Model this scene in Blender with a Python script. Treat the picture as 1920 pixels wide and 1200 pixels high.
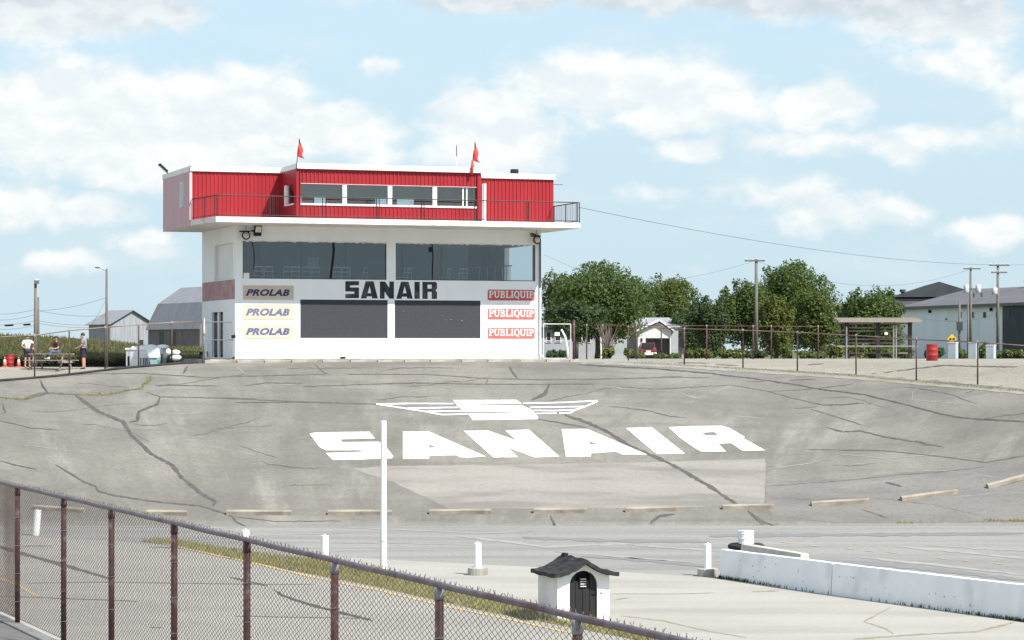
import bpy, bmesh, math, random
import numpy as np
from mathutils import Vector, Matrix
from mathutils.geometry import tessellate_polygon

random.seed(7)
rng = np.random.default_rng(7)
scene = bpy.context.scene
for o in list(bpy.data.objects):
    bpy.data.objects.remove(o)

# ------------------------------------------------------------------ camera
F = 4690.0            # focal length in photograph pixels (1920 wide)
HY = 655.0            # horizon row
CAMZ = 6.3            # eye height above the infield (seat in a low grandstand)
cam_data = bpy.data.cameras.new('camera')
cam_data.sensor_width = 36.0
cam_data.lens = 36.0 * F / 1920.0
cam_data.shift_y = (HY - 600.0) / 1920.0
cam_data.clip_start = 0.5
cam_data.clip_end = 6000
cam = bpy.data.objects.new('camera', cam_data)
scene.collection.objects.link(cam)
cam.location = (0, 0, CAMZ)
cam.rotation_euler = (math.radians(90), 0, 0)
scene.camera = cam

# ------------------------------------------------------------------ light
TO_SUN = Vector((0.496, -0.437, 0.75)).normalized()
SUN_EL = math.asin(TO_SUN.z)
SUN_AZ = math.atan2(TO_SUN.x, TO_SUN.y)
sl = bpy.data.lights.new('sun', 'SUN')
sl.energy = 3.45
sl.angle = math.radians(0.55)
sl.color = (1.0, 0.955, 0.88)
sun = bpy.data.objects.new('sun', sl)
scene.collection.objects.link(sun)
sun.rotation_euler = TO_SUN.to_track_quat('Z', 'Y').to_euler()
sun.location = (40, -30, 60)

world = bpy.data.worlds.new('World')
scene.world = world
world.use_nodes = True
scene.view_settings.view_transform = 'Standard'
scene.view_settings.look = 'None'
scene.view_settings.gamma = 1.0
scene.view_settings.exposure = 1.15
scene.view_settings.use_curve_mapping = False

class NG:
    """tiny node-graph helper"""
    def __init__(s, tree):
        s.t = tree; s.n = tree.nodes; s.l = tree.links
    def new(s, typ, **kw):
        nd = s.n.new(typ)
        for k, v in kw.items(): setattr(nd, k, v)
        return nd
    def put(s, sock, v):
        if v is None: return
        if hasattr(v, 'is_linked') or isinstance(v, bpy.types.NodeSocket): s.l.new(v, sock)
        else: sock.default_value = v
    def math(s, op, a, b=None, c=None, clamp=False):
        nd = s.new('ShaderNodeMath', operation=op, use_clamp=clamp)
        for i, v in enumerate((a, b, c)): s.put(nd.inputs[i], v)
        return nd.outputs[0]
    def vmath(s, op, a, b=None, out=0):
        nd = s.new('ShaderNodeVectorMath', operation=op)
        s.put(nd.inputs[0], a)
        if b is not None: s.put(nd.inputs[1], b)
        return nd.outputs[out]
    def noise(s, vec, scale, detail=4, rough=0.55, out=0, dim='3D'):
        nd = s.new('ShaderNodeTexNoise', noise_dimensions=dim)
        if vec is not None: s.put(nd.inputs['Vector'], vec)
        nd.inputs['Scale'].default_value = scale
        nd.inputs['Detail'].default_value = detail
        nd.inputs['Roughness'].default_value = rough
        return nd.outputs[out]
    def ramp(s, v, a, b, lo=0.0, hi=1.0, smooth=True):
        nd = s.new('ShaderNodeMapRange')
        if smooth: nd.interpolation_type = 'SMOOTHSTEP'
        s.put(nd.inputs[0], v)
        for i, x in zip((1, 2, 3, 4), (a, b, lo, hi)): nd.inputs[i].default_value = x
        return nd.outputs[0]
    def mix(s, f, a, b):
        nd = s.new('ShaderNodeMix', data_type='RGBA')
        s.put(nd.inputs[0], f)
        for i, v in ((6, a), (7, b)):
            if isinstance(v, tuple): v = (*v[:3], 1)
            s.put(nd.inputs[i], v)
        return nd.outputs[2]
    def scalevec(s, vec, sc):
        nd = s.new('ShaderNodeMapping'); s.put(nd.inputs[0], vec)
        nd.inputs['Scale'].default_value = sc
        return nd.outputs[0]

# sky: physical sky with a field of fair-weather cumulus laid out by direction
g = NG(world.node_tree)
g.n.clear()
sky = g.new('ShaderNodeTexSky')
sky.sky_type = 'NISHITA'
sky.sun_disc = False
sky.sun_elevation = SUN_EL
sky.sun_rotation = SUN_AZ
sky.altitude = 50
sky.air_density = 1.0
sky.dust_density = 0.4
sky.ozone_density = 1.0
tc = g.new('ShaderNodeTexCoord')
sep = g.new('ShaderNodeSeparateXYZ')
g.l.new(tc.outputs['Generated'], sep.inputs[0])
az = g.math('ARCTAN2', sep.outputs[0], sep.outputs[1])
el = g.math('ARCSINE', sep.outputs[2])
U = g.math('MULTIPLY', az, F / 100.0)
V = g.math('MULTIPLY', el, F / 100.0)
comb = g.new('ShaderNodeCombineXYZ')
g.l.new(U, comb.inputs[0]); g.l.new(V, comb.inputs[1])
pv = comb.outputs[0]
warp = g.noise(pv, 0.85, 4, 0.55, out=1)
warp = g.vmath('SUBTRACT', warp, (0.5, 0.5, 0.5))
warp = g.vmath('MULTIPLY', warp, (1.3, 0.8, 0))
pw = g.vmath('ADD', pv, warp)
pw2 = g.vmath('ADD', pv, g.vmath('MULTIPLY', g.vmath('SUBTRACT', g.noise(pv, 2.6, 3, 0.5, out=1), (0.5, 0.5, 0.5)), (0.35, 0.30, 0)))
# heaps of cloud (azimuth, elevation, half width, half height, strength), unit = 100 photograph px
heaps = [(-8.4, 4.55, 2.3, .75, 1), (-5.6, 4.7, 1.9, .6, 1), (-6.8, 3.9, 3.6, .75, 1), (-3.6, 4.1, 1.7, .5, 1), (-7.0, 3.35, 2.6, .35, .8),
         (-0.6, 4.3, 1.0, .55, 1), (-0.3, 3.85, 1.3, .6, .9), (2.0, 4.95, 2.6, .6, .95), (3.6, 4.7, 1.2, .55, .9), (0.6, 5.1, 1.2, .35, .7),
         (5.7, 4.5, .9, .42, 1), (2.7, 4.35, .8, .3, .9), (3.4, 3.75, .75, .26, 1), (5.2, 3.8, 1.0, .2, .6), (-8.0, 2.5, .9, .35, .9),
         (-9.2, 2.7, 1.0, .45, .9), (-6.9, 1.95, .8, .2, .6), (6.2, 2.6, 1.2, .35, .75), (8.9, 2.15, 1.0, .25, .6), (-2.6, 5.25, .3, .22, .7),
         (8.2, 6.1, 1.2, .45, .9), (8.5, 5.3, .9, .3, .6), (9.6, 4.7, .5, .5, .8), (-8.5, 1.5, .7, .2, .6), (7.5, 3.8, 2.0, .3, .5),
         (4.5, 2.9, 1.6, .25, .4), (-8.3, 6.3, 2.3, .60, 1.1), (2.0, 6.75, 5.2, .42, 1.2), (6.0, 6.5, 2.2, .42, 1.1), (7.6, 6.2, 1.5, .5, 1)]
acc = None
for (cx, cy, rx, ry, s) in heaps:
    q = g.vmath('SUBTRACT', pw, (cx, cy, 0))
    q = g.vmath('MULTIPLY', q, (1 / (rx * 1.25), 1 / (ry * 1.3), 0))
    ln = g.vmath('LENGTH', q, out=1)
    val = g.math('MULTIPLY_ADD', ln, -s, s)
    acc = val if acc is None else g.math('MAXIMUM', acc, val)
# same cloud cover all round the sky
gl = g.noise(g.scalevec(tc.outputs['Generated'], (1, 1, 4.2)), 5.2, 3, 0.5)
glob = g.ramp(gl, 0.42, 0.58, -0.5, 0.8)
inview = g.math('MULTIPLY', g.ramp(g.math('ABSOLUTE', U), 10.0, 13.0, 1, 0), g.ramp(V, 7.0, 9.5, 1, 0))
glob = g.math('SUBTRACT', glob, inview)
field = g.math('MAXIMUM', acc, glob)
puff = g.noise(g.scalevec(pw2, (0.75, 1.25, 1)), 0.85, 6, 0.55)
dens = g.math('MULTIPLY_ADD', g.math('SUBTRACT', puff, 0.5), 1.5, g.math('ADD', field, 0.07))
puff2 = g.noise(g.scalevec(g.vmath('ADD', pw2, (0.12, 0.24, 0)), (0.75, 1.25, 1)), 0.85, 6, 0.55)
cover = g.ramp(dens, -0.03, 0.54)
veil = g.ramp(g.noise(g.scalevec(pv, (0.35, 1.1, 1)), 0.9, 5, 0.6), 0.46, 0.78, 0.0, 0.34)
lit = g.ramp(g.math('SUBTRACT', puff, puff2), -0.12, 0.14)
top_grey = g.ramp(V, 5.5, 6.5, 0.0, 0.85)
cloud_hi = g.mix(lit, (0.385, 0.415, 0.428), (0.462, 0.466, 0.458))
cloud_col = g.mix(top_grey, cloud_hi, g.mix(lit, (0.265, 0.30, 0.325), (0.365, 0.39, 0.405)))
skyc = g.new('ShaderNodeVectorMath', operation='SCALE')
g.l.new(sky.outputs[0], skyc.inputs[0]); skyc.inputs['Scale'].default_value = 0.098
hazy = g.ramp(sep.outputs[2], 0.0, 0.50, 0.96, 0.0)
c0 = g.mix(hazy, skyc.outputs[0], (0.262, 0.340, 0.388))
c1 = g.mix(veil, c0, (0.385, 0.415, 0.425))
c2 = g.mix(g.math('MULTIPLY', cover, 0.93), c1, cloud_col)
below = g.ramp(sep.outputs[2], -0.02, 0.0)
c3 = g.mix(below, (0.16, 0.17, 0.12), c2)
bg = g.new('ShaderNodeBackground')
g.l.new(c3, bg.inputs[0])
bg.inputs[1].default_value = 1.0
wo = g.new('ShaderNodeOutputWorld')
g.l.new(bg.outputs[0], wo.inputs[0])

# ------------------------------------------------------------------ materials
MATS = {}
def mat(name, c, c2=None, scale=3.0, rough=0.75, stretch=(1, 1, 1), detail=5, bump=0.0, bscale=None, metal=0.0, spec=0.4,
        lo=0.35, hi=0.65, c3=None, s3=0.4, grain=0.0):
    if name in MATS: return MATS[name]
    m = bpy.data.materials.new(name); m.use_nodes = True
    k = NG(m.node_tree); b = k.n['Principled BSDF']
    b.inputs['Roughness'].default_value = rough
    b.inputs['Metallic'].default_value = metal
    b.inputs['Specular IOR Level'].default_value = spec
    t = k.new('ShaderNodeTexCoord')
    vec = k.scalevec(t.outputs['Object'], stretch)
    if c2 is None: c2 = tuple(x * 0.86 for x in c)
    col = k.mix(k.ramp(k.noise(vec, scale, detail), lo, hi), c, c2)
    if c3 is not None:
        col = k.mix(k.ramp(k.noise(vec, s3, 4), 0.5, 0.72), col, c3)
    if grain > 0:
        gn = k.noise(t.outputs['Object'], 7.0, 6, 0.75)
        col = k.mix(k.ramp(gn, 0.42, 0.72, 0, grain), col, tuple(x * 0.5 for x in c))
        col = k.mix(k.ramp(gn, 0.28, 0.44, grain * .7, 0), col, tuple(min(.6, x * 1.35) for x in c))
    k.l.new(col, b.inputs['Base Color'])
    if bump > 0:
        bn = k.new('ShaderNodeBump'); bn.inputs['Strength'].default_value = bump
        bn.inputs['Distance'].default_value = 0.02
        k.l.new(k.noise(t.outputs['Object'], bscale or scale * 6, 3), bn.inputs['Height'])
        k.l.new(bn.outputs[0], b.inputs['Normal'])
    MATS[name] = m
    return m

def leaf_mat(name, c, c2, trans=0.35):
    m = bpy.data.materials.new(name); m.use_nodes = True
    k = NG(m.node_tree); b = k.n['Principled BSDF']
    gi = k.new('ShaderNodeNewGeometry')
    t = k.new('ShaderNodeTexCoord')
    f = k.math('ADD', k.math('MULTIPLY', gi.outputs['Random Per Island'], 0.6), k.math('MULTIPLY', k.noise(t.outputs['Object'], 0.45, 3), 0.5))
    col = k.mix(k.ramp(f, 0.2, 0.85, smooth=False), c, c2)
    k.l.new(col, b.inputs['Base Color'])
    b.inputs['Roughness'].default_value = 0.6
    b.inputs['Specular IOR Level'].default_value = 0.25
    tr = k.new('ShaderNodeBsdfTranslucent'); k.l.new(col, tr.inputs[0])
    mx = k.new('ShaderNodeMixShader'); mx.inputs[0].default_value = trans
    k.l.new(b.outputs[0], mx.inputs[1]); k.l.new(tr.outputs[0], mx.inputs[2])
    k.l.new(mx.outputs[0], k.n['Material Output'].inputs[0])
    MATS[name] = m
    return m

def glass_mat(name, tint, refl=0.10, rough=0.02):
    m = bpy.data.materials.new(name); m.use_nodes = True
    k = NG(m.node_tree); k.n.remove(k.n['Principled BSDF'])
    tr = k.new('ShaderNodeBsdfTransparent'); tr.inputs[0].default_value = (*tint, 1)
    gl_ = k.new('ShaderNodeBsdfGlossy'); gl_.inputs['Roughness'].default_value = rough
    gl_.inputs[0].default_value = (0.95, 1, 1, 1)
    fr = k.new('ShaderNodeFresnel'); fr.inputs[0].default_value = 1.5
    f = k.math('ADD', fr.outputs[0], refl, clamp=True)
    mx = k.new('ShaderNodeMixShader'); k.l.new(f, mx.inputs[0])
    k.l.new(tr.outputs[0], mx.inputs[1]); k.l.new(gl_.outputs[0], mx.inputs[2])
    k.l.new(mx.outputs[0], k.n['Material Output'].inputs[0])
    MATS[name] = m
    return m

M_WHITE = mat('white_masonry_paint', (0.89, 0.90, 0.89), (0.86, 0.87, 0.86), 0.9, 0.8, bump=0.12, bscale=9, c3=(0.81, 0.815, 0.80), s3=0.5)
M_CONC_W = mat('white_barrier_paint', (0.87, 0.88, 0.87), (0.82, 0.83, 0.82), 2.0, 0.85, (1, 1, .5), bump=0.2, c3=(0.72, 0.73, 0.72), s3=1.6)
M_TRIM = mat('white_trim', (0.80, 0.80, 0.79), (0.72, 0.72, 0.70), 2.0, 0.6)
M_SLAB = mat('weathered_white_slab', (0.78, 0.77, 0.74), (0.62, 0.60, 0.56), 1.6, 0.85, (1, 1, 3), c3=(0.5, 0.47, 0.42), s3=0.9)
M_RED = mat('red_metal_cladding', (0.315, 0.014, 0.022), (0.275, 0.012, 0.019), 1.5, 0.5, (1, 1, .2), spec=0.35)
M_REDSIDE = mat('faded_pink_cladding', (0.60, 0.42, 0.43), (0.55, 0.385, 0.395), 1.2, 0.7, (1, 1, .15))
M_REDBAND = mat('faded_red_band', (0.38, 0.215, 0.21), (0.47, 0.30, 0.29), 1.6, 0.8)
M_BLACK = mat('black_paint', (0.012, 0.012, 0.013), (0.020, 0.020, 0.022), 3, 0.7, spec=0.2)
M_LETTER = mat('black_lettering', (0.017, 0.019, 0.024), (0.035, 0.037, 0.042), 2.5, 0.75, c3=(0.10, 0.10, 0.11), s3=1.8)
M_RAILDARK = mat('dark_iron', (0.022, 0.015, 0.016), (0.04, 0.025, 0.024), 4, 0.6)
M_GALV = mat('galvanised_steel', (0.42, 0.43, 0.44), (0.34, 0.35, 0.36), 5, 0.45, metal=0.6)
M_RUST = mat('rusty_brown_paint', (0.095, 0.040, 0.036), (0.055, 0.03, 0.032), 6, 0.65, c3=(0.16, 0.115, 0.11), s3=9)
M_RAIL = mat('worn_top_rail', (0.10, 0.072, 0.085), (0.15, 0.12, 0.13), 9, 0.45, c3=(0.075, 0.035, 0.03), s3=3)
M_RAILFAR = mat('worn_tan_rail', (0.26, 0.20, 0.165), (0.17, 0.085, 0.065), 1.2, 0.6)
M_WIRE = mat('weathered_wire', (0.085, 0.075, 0.072), (0.16, 0.145, 0.138), 14, 0.5, spec=0.5)
M_BOARD = mat('charcoal_board', (0.040, 0.046, 0.055), (0.052, 0.058, 0.067), 1.4, 0.85)
M_CONC = mat('grey_concrete', (0.40, 0.385, 0.35), (0.30, 0.285, 0.255), 2.2, 0.9, bump=0.3, c3=(0.22, 0.2, 0.16), s3=1.2)
M_KERB = mat('parking_block_concrete', (0.33, 0.295, 0.245), (0.25, 0.222, 0.185), 2.6, 0.9, bump=0.3, c3=(0.22, 0.19, 0.15), s3=2.0)
M_TAR = mat('tar_seal', (0.062, 0.060, 0.056), (0.098, 0.095, 0.089), 5, 0.8, lo=.3, hi=.7)
M_TARDK = mat('dark_tar_seal', (0.048, 0.046, 0.043), (0.078, 0.076, 0.071), 5, 0.8, lo=.3, hi=.7)
M_TARGRN = mat('mossy_crack', (0.125, 0.118, 0.062), (0.08, 0.08, 0.062), 3, 0.9)
M_HAIR = mat('hairline_crack', (0.078, 0.072, 0.062), (0.115, 0.108, 0.095), 3, 0.9)
M_CRKTAN = mat('sandy_crack', (0.225, 0.195, 0.125), (0.27, 0.245, 0.18), 3, 0.9)
M_PALE = mat('pale_crack_edge', (0.25, 0.243, 0.222), (0.21, 0.205, 0.188), 3, 0.9)
M_PAINTW = mat('white_road_paint', (0.80, 0.80, 0.76), (0.70, 0.69, 0.65), 2.4, 0.7, c3=(0.52, 0.51, 0.47), s3=3.0, grain=.35)
M_YELLOW = mat('worn_yellow_paint', (0.60, 0.40, 0.13), (0.38, 0.32, 0.21), 3, 0.8)
M_BEIGE = mat('cream_sign_board', (0.60, 0.50, 0.385), (0.56, 0.465, 0.36), 3, 0.7)
M_NAVY = mat('navy_print', (0.030, 0.040, 0.115), (0.04, 0.05, 0.13), 4, 0.6)
M_NAVY2 = mat('faded_navy_print', (0.10, 0.125, 0.25), (0.14, 0.165, 0.28), 4, 0.6)
M_NAVY3 = mat('mid_navy_print', (0.07, 0.095, 0.22), (0.1, 0.13, 0.25), 4, 0.6)
M_SIGNRED = mat('coral_sign_red', (0.55, 0.10, 0.095), (0.50, 0.09, 0.085), 3, 0.6)
M_SIGNRED2 = mat('bright_sign_red', (0.50, 0.135, 0.12), (0.46, 0.12, 0.105), 3, 0.6)
M_PRINTW = mat('white_print', (0.80, 0.78, 0.74), (0.76, 0.74, 0.70), 4, 0.6)
M_PRINTG = mat('grey_keyline_print', (0.40, 0.36, 0.35), None, 4, 0.6)
M_WOOD = mat('weathered_grey_wood', (0.33, 0.29, 0.25), (0.23, 0.205, 0.18), 5, 0.85, (8, 1, 1))
M_POLE = mat('utility_pole_wood', (0.165, 0.155, 0.135), (0.12, 0.112, 0.10), 3, 0.85, (3, 3, .4))
M_DARKMET = mat('dark_grey_metal', (0.09, 0.095, 0.10), (0.07, 0.075, 0.08), 3, 0.5)
M_INT = mat('interior_wall_paint', (0.34, 0.355, 0.372), (0.30, 0.312, 0.33), 0.8, 0.9)
M_INTFL = mat('interior_floor', (0.16, 0.15, 0.14), None, 2, 0.7)
M_ROOFGREY = mat('grey_shingle', (0.30, 0.305, 0.32), (0.24, 0.245, 0.26), 1.2, 0.9)
M_SHEET = mat('aged_tin_sheet', (0.235, 0.25, 0.275), (0.195, 0.21, 0.235), 0.9, 0.75, (2, 2, .3), c3=(0.235, 0.20, 0.175), s3=0.35)
M_BARNW = mat('shaded_peeling_white_boards', (0.30, 0.325, 0.35), (0.225, 0.245, 0.275), 1.3, 0.9, (4, 4, .3))  # white boards toned down to blue-grey, soft shade put into the colour
M_BARND = mat('dark_barn_boards', (0.19, 0.175, 0.17), (0.125, 0.115, 0.112), 1.4, 0.9, (5, 5, .3))
M_SIDING = mat('pale_siding', (0.42, 0.445, 0.47), (0.36, 0.385, 0.41), 0.7, 0.8)
M_WIN = mat('dark_window_pane', (0.022, 0.027, 0.031), (0.035, 0.040, 0.044), 1, 0.5, spec=0.25)
M_WAREW = mat('warehouse_white', (0.72, 0.77, 0.80), (0.67, 0.72, 0.75), 0.3, 0.8, (3, 3, .2))
M_WARER = mat('warehouse_roof_grey', (0.125, 0.125, 0.137), (0.10, 0.10, 0.112), 0.4, 0.8)
M_WARED = mat('warehouse_dark', (0.040, 0.048, 0.056), (0.055, 0.062, 0.07), 0.5, 0.8)
M_REDPL = mat('red_plastic', (0.36, 0.024, 0.024), (0.31, 0.02, 0.022), 2, 0.4)
M_ORANGE = mat('orange_cone_plastic', (0.62, 0.13, 0.085), None, 2, 0.5)
M_WHITEPL = mat('white_fibreglass', (0.88, 0.88, 0.87), (0.84, 0.85, 0.85), 2, 0.4)
M_TURQ = mat('pale_turquoise_gelcoat', (0.30, 0.50, 0.52), None, 2, 0.4)
M_RUBBER = mat('black_rubber', (0.022, 0.02, 0.022), (0.035, 0.03, 0.032), 4, 0.8)
M_YSIGN = mat('yellow_sign_face', (0.78, 0.48, 0.03), None, 2, 0.5)
M_LAMP = mat('floodlight_lens', (0.70, 0.66, 0.52), (0.62, 0.58, 0.46), 6, 0.25)
M_FLAG = mat('red_flag_cloth', (0.62, 0.07, 0.055), (0.50, 0.05, 0.045), 3, 0.8)
M_SKIN = mat('skin', (0.50, 0.29, 0.21), (0.46, 0.26, 0.19), 6, 0.55)
M_HAIRB = mat('brown_hair', (0.045, 0.026, 0.018), (0.07, 0.042, 0.03), 20, 0.6)
M_TEEW = mat('white_cotton', (0.74, 0.74, 0.74), (0.62, 0.62, 0.63), 5, 0.9)
M_TEEG = mat('grey_cotton', (0.27, 0.28, 0.30), (0.22, 0.23, 0.245), 5, 0.9)
M_TEEB = mat('brown_cotton', (0.075, 0.035, 0.03), (0.055, 0.028, 0.025), 5, 0.9)
M_NAVYC = mat('navy_cotton', (0.022, 0.02, 0.045), (0.035, 0.03, 0.06), 5, 0.9)
M_DENIM = mat('blue_denim', (0.06, 0.09, 0.14), (0.085, 0.12, 0.17), 5, 0.9)
M_SHOE = mat('dark_shoe', (0.03, 0.03, 0.032), None, 5, 0.7)
M_CHAIR = mat('white_chair_tube', (0.78, 0.78, 0.76), None, 4, 0.4)
M_POLEW = mat('plain_white_enamel', (0.80, 0.81, 0.80), (0.78, 0.79, 0.78), 1, 0.5)
G_TOWER = glass_mat('observation_glass', (0.76, 0.80, 0.82), 0.025)
G_UP = glass_mat('booth_glass', (0.72, 0.82, 0.84), 0.06)
L_A = leaf_mat('maple_leaves', (0.055, 0.098, 0.026), (0.135, 0.190, 0.055), 0.45)
L_B = leaf_mat('bright_leaves', (0.070, 0.105, 0.024), (0.145, 0.185, 0.050), 0.42)
L_C = leaf_mat('dark_leaves', (0.042, 0.076, 0.030), (0.095, 0.140, 0.054), 0.42)
L_D = leaf_mat('olive_leaves', (0.080, 0.095, 0.022), (0.155, 0.180, 0.045))
L_DRY = leaf_mat('dry_twigs', (0.16, 0.135, 0.10), (0.21, 0.17, 0.13), 0.1)
L_CORN = leaf_mat('corn_leaves', (0.105, 0.125, 0.050), (0.175, 0.185, 0.082), 0.4)
L_TASSEL = leaf_mat('corn_tassels', (0.125, 0.125, 0.050), (0.165, 0.160, 0.070), 0.3)
L_GRASS = leaf_mat('verge_grass', (0.285, 0.275, 0.105), (0.42, 0.385, 0.19), 0.45)

# ------------------------------------------------------------------ mesh helpers
COL = scene.collection
def link(o, parent=None):
    COL.objects.link(o)
    if parent is not None: o.parent = parent
    return o
def tag(o, label=None, cat=None, group=None, kind=None):
    if label: o['label'] = label
    if cat: o['category'] = cat
    if group: o['group'] = group
    if kind: o['kind'] = kind
    return o
def empty(name, loc, rz=0, label=None, cat=None, group=None):
    o = bpy.data.objects.new(name, None); o.empty_display_size = 0.3
    o.location = loc; o.rotation_euler = (0, 0, rz)
    link(o); return tag(o, label, cat, group)

class MB:
    def __init__(s): s.v = []; s.f = []
    def add(s, vs, fs):
        b = len(s.v); s.v += [tuple(x) for x in vs]; s.f += [tuple(i + b for i in f) for f in fs]; return s
    def box(s, x0, x1, y0, y1, z0, z1, rot=None, at=None):
        vs = [(x, y, z) for z in (z0, z1) for y in (y0, y1) for x in (x0, x1)]
        if rot is not None: vs = [rot @ Vector(p) for p in vs]
        if at is not None: vs = [Vector(p) + Vector(at) for p in vs]
        return s.add(vs, [(0, 2, 3, 1), (4, 5, 7, 6), (0, 1, 5, 4), (2, 6, 7, 3), (0, 4, 6, 2), (1, 3, 7, 5)])
    def tube(s, pts, r, n=8, caps=True):
        pts = [Vector(p) for p in pts]; rs = r if isinstance(r, (list, tuple)) else [r] * len(pts)
        rings = []
        for i, p in enumerate(pts):
            d = (pts[min(i + 1, len(pts) - 1)] - pts[max(i - 1, 0)])
            if d.length < 1e-9: d = Vector((0, 0, 1))
            d.normalize()
            up = Vector((0, 0, 1)) if abs(d.z) < 0.95 else Vector((1, 0, 0))
            a = d.cross(up).normalized(); b = d.cross(a).normalized()
            rings.append([p + (a * math.cos(t) + b * math.sin(t)) * rs[i] for t in (2 * math.pi * k / n for k in range(n))])
        fs = []
        for i in range(len(rings) - 1):
            for k in range(n):
                fs.append((i * n + k, i * n + (k + 1) % n, (i + 1) * n + (k + 1) % n, (i + 1) * n + k))
        if caps:
            fs.append(tuple(range(n - 1, -1, -1))); fs.append(tuple((len(rings) - 1) * n + k for k in range(n)))
        return s.add([p for rg in rings for p in rg], fs)
    def lathe(s, prof, n=16, at=(0, 0, 0)):
        ax, ay, az_ = at; vs = []; fs = []
        for (r, z) in prof:
            for k in range(n):
                t = 2 * math.pi * k / n; vs.append((ax + r * math.cos(t), ay + r * math.sin(t), az_ + z))
        for i in range(len(prof) - 1):
            for k in range(n):
                fs.append((i * n + k, i * n + (k + 1) % n, (i + 1) * n + (k + 1) % n, (i + 1) * n + k))
        fs.append(tuple(range(n - 1, -1, -1))); fs.append(tuple((len(prof) - 1) * n + k for k in range(n)))
        return s.add(vs, fs)
    def prism(s, poly, f0, f1):
        """poly: list of 2-D pts; f0/f1 map a 2-D pt to the two end faces"""
        n = len(poly)
        tri = tessellate_polygon([[Vector((p[0], p[1], 0)) for p in poly]])
        vs = [f0(p) for p in poly] + [f1(p) for p in poly]
        fs = [tuple(t) for t in tri] + [tuple(i + n for i in reversed(t)) for t in tri]
        fs += [(i, (i + 1) % n, (i + 1) % n + n, i + n) for i in range(n)]
        return s.add(vs, fs)
    def ellipsoid(s, c, r, nu=12, nv=8):
        vs = []; fs = []
        for j in range(nv + 1):
            ph = -math.pi / 2 + math.pi * j / nv
            for i in range(nu):
                th = 2 * math.pi * i / nu
                vs.append((c[0] + r[0] * math.cos(ph) * math.cos(th), c[1] + r[1] * math.cos(ph) * math.sin(th), c[2] + r[2] * math.sin(ph)))
        for j in range(nv):
            for i in range(nu):
                fs.append((j * nu + i, j * nu + (i + 1) % nu, (j + 1) * nu + (i + 1) % nu, (j + 1) * nu + i))
        return s.add(vs, fs)
    def build(s, name, material, parent=None, smooth=False, bevel=0.0, fix=True):
        me = bpy.data.meshes.new(name); me.from_pydata(s.v, [], s.f)
        if fix:
            bm = bmesh.new(); bm.from_mesh(me)
            bmesh.ops.recalc_face_normals(bm, faces=bm.faces)
            bm.to_mesh(me); bm.free()
        me.materials.append(material)
        if smooth: me.polygons.foreach_set('use_smooth', [True] * len(me.polygons))
        me.update()
        o = bpy.data.objects.new(name, me); link(o, parent)
        if bevel > 0:
            b = o.modifiers.new('bevel', 'BEVEL'); b.width = bevel; b.segments = 2; b.limit_method = 'ANGLE'
        return o

def copy_tree(o, parent=None):
    c = o.copy(); COL.objects.link(c); c.parent = parent
    for ch in list(o.children): copy_tree(ch, c)
    return c

def quads_mesh(name, V4, material, parent=None):
    """V4: (n,4,3) array -> n loose quads"""
    n = len(V4)
    me = bpy.data.meshes.new(name)
    me.vertices.add(4 * n); me.vertices.foreach_set('co', np.asarray(V4, dtype=np.float32).ravel())
    me.loops.add(4 * n); me.loops.foreach_set('vertex_index', np.arange(4 * n, dtype=np.int32))
    me.polygons.add(n); me.polygons.foreach_set('loop_start', np.arange(0, 4 * n, 4, dtype=np.int32))
    me.materials.append(material); me.update(calc_edges=True)
    o = bpy.data.objects.new(name, me); return link(o, parent)

# ------------------------------------------------------------------ terrain
FOOT = 4690 * CAMZ / 330.0      # foot of the banking, row 985
_cx = np.array([-60, -40, -30, -22.4, -19.9, -17.7, -14.5, -9, -2, 2.2, 6.3, 11.3, 13.6, 16.2, 18.0, 19.8, 23, 30, 60], float)
_cy = np.array([101, 102, 105, 109.5, 111, 112.6, 114.2, 115.2, 117.3, 118.9, 121, 120.6, 118.3, 115.3, 111.6, 107.6, 103, 100, 99], float)
_cz = np.array([-3.2, -2.5, -1.9, -1.42, -1.2, -.9, -.63, -.6, -.6, -.61, -.64, -.92, -1.05, -1.22, -1.40, -1.56, -1.9, -2.6, -3.2], float)
_tx = np.arange(-60, 60.01, 0.1)
def _smooth(a, n=31):
    k = np.hanning(n + 2)[1:-1]; k /= k.sum()
    return np.convolve(np.pad(a, n // 2, mode='edge'), k, 'valid')
_ty = _smooth(np.interp(_tx, _cx, _cy)); _tz = _smooth(np.interp(_tx, _cx, _cz))
def crest(X): return np.interp(X, _tx, _ty), np.interp(X, _tx, _tz) + CAMZ
def plateau(X, Y):
    left = CAMZ - 0.86 - 0.0005 * np.clip(Y - 120, 0, 400)
    right = CAMZ - 0.60 - 0.0036 * np.clip(Y - 160, 0, 120) - 0.001 * np.clip(Y - 280, 0, 600)
    w = np.clip((X + 16) / 8, 0, 1); w = w * w * (3 - 2 * w)
    return left * (1 - w) + right * w
def H(X, Y):
    X = np.asarray(X, float); Y = np.asarray(Y, float)
    yc, zc = crest(X)
    t = np.clip((Y - FOOT) / (yc - FOOT), 0, 1)
    bank = zc * (1 - (1 - t) ** 1.45)
    th_ = np.arctan2(X + 2.0, Y - 55.0)
    wv = np.sin(t * np.pi) ** 1.0
    bank = bank + wv * (0.045 * np.sin(th_ * 34 + 2.2 * t + 0.7) + 0.035 * np.sin(th_ * 61 - 3.1 * t) + 0.03 * np.sin(X * .45 + t * 9) + 0.02 * np.sin(X * 1.1 - t * 14 + 1.3))
    s = np.clip((Y - yc) / 8.0, 0, 1); s = s * s * (3 - 2 * s)
    top = zc * (1 - s) + plateau(X, Y) * s
    return np.where(Y < yc, bank, top)
def hz(X, Y): return float(H(X, Y))
def P(px, py, d): return Vector(((px - 960) / F * d, d, CAMZ - (py - HY) / F * d))
_ds = np.arange(30, 420, 0.25)
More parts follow.
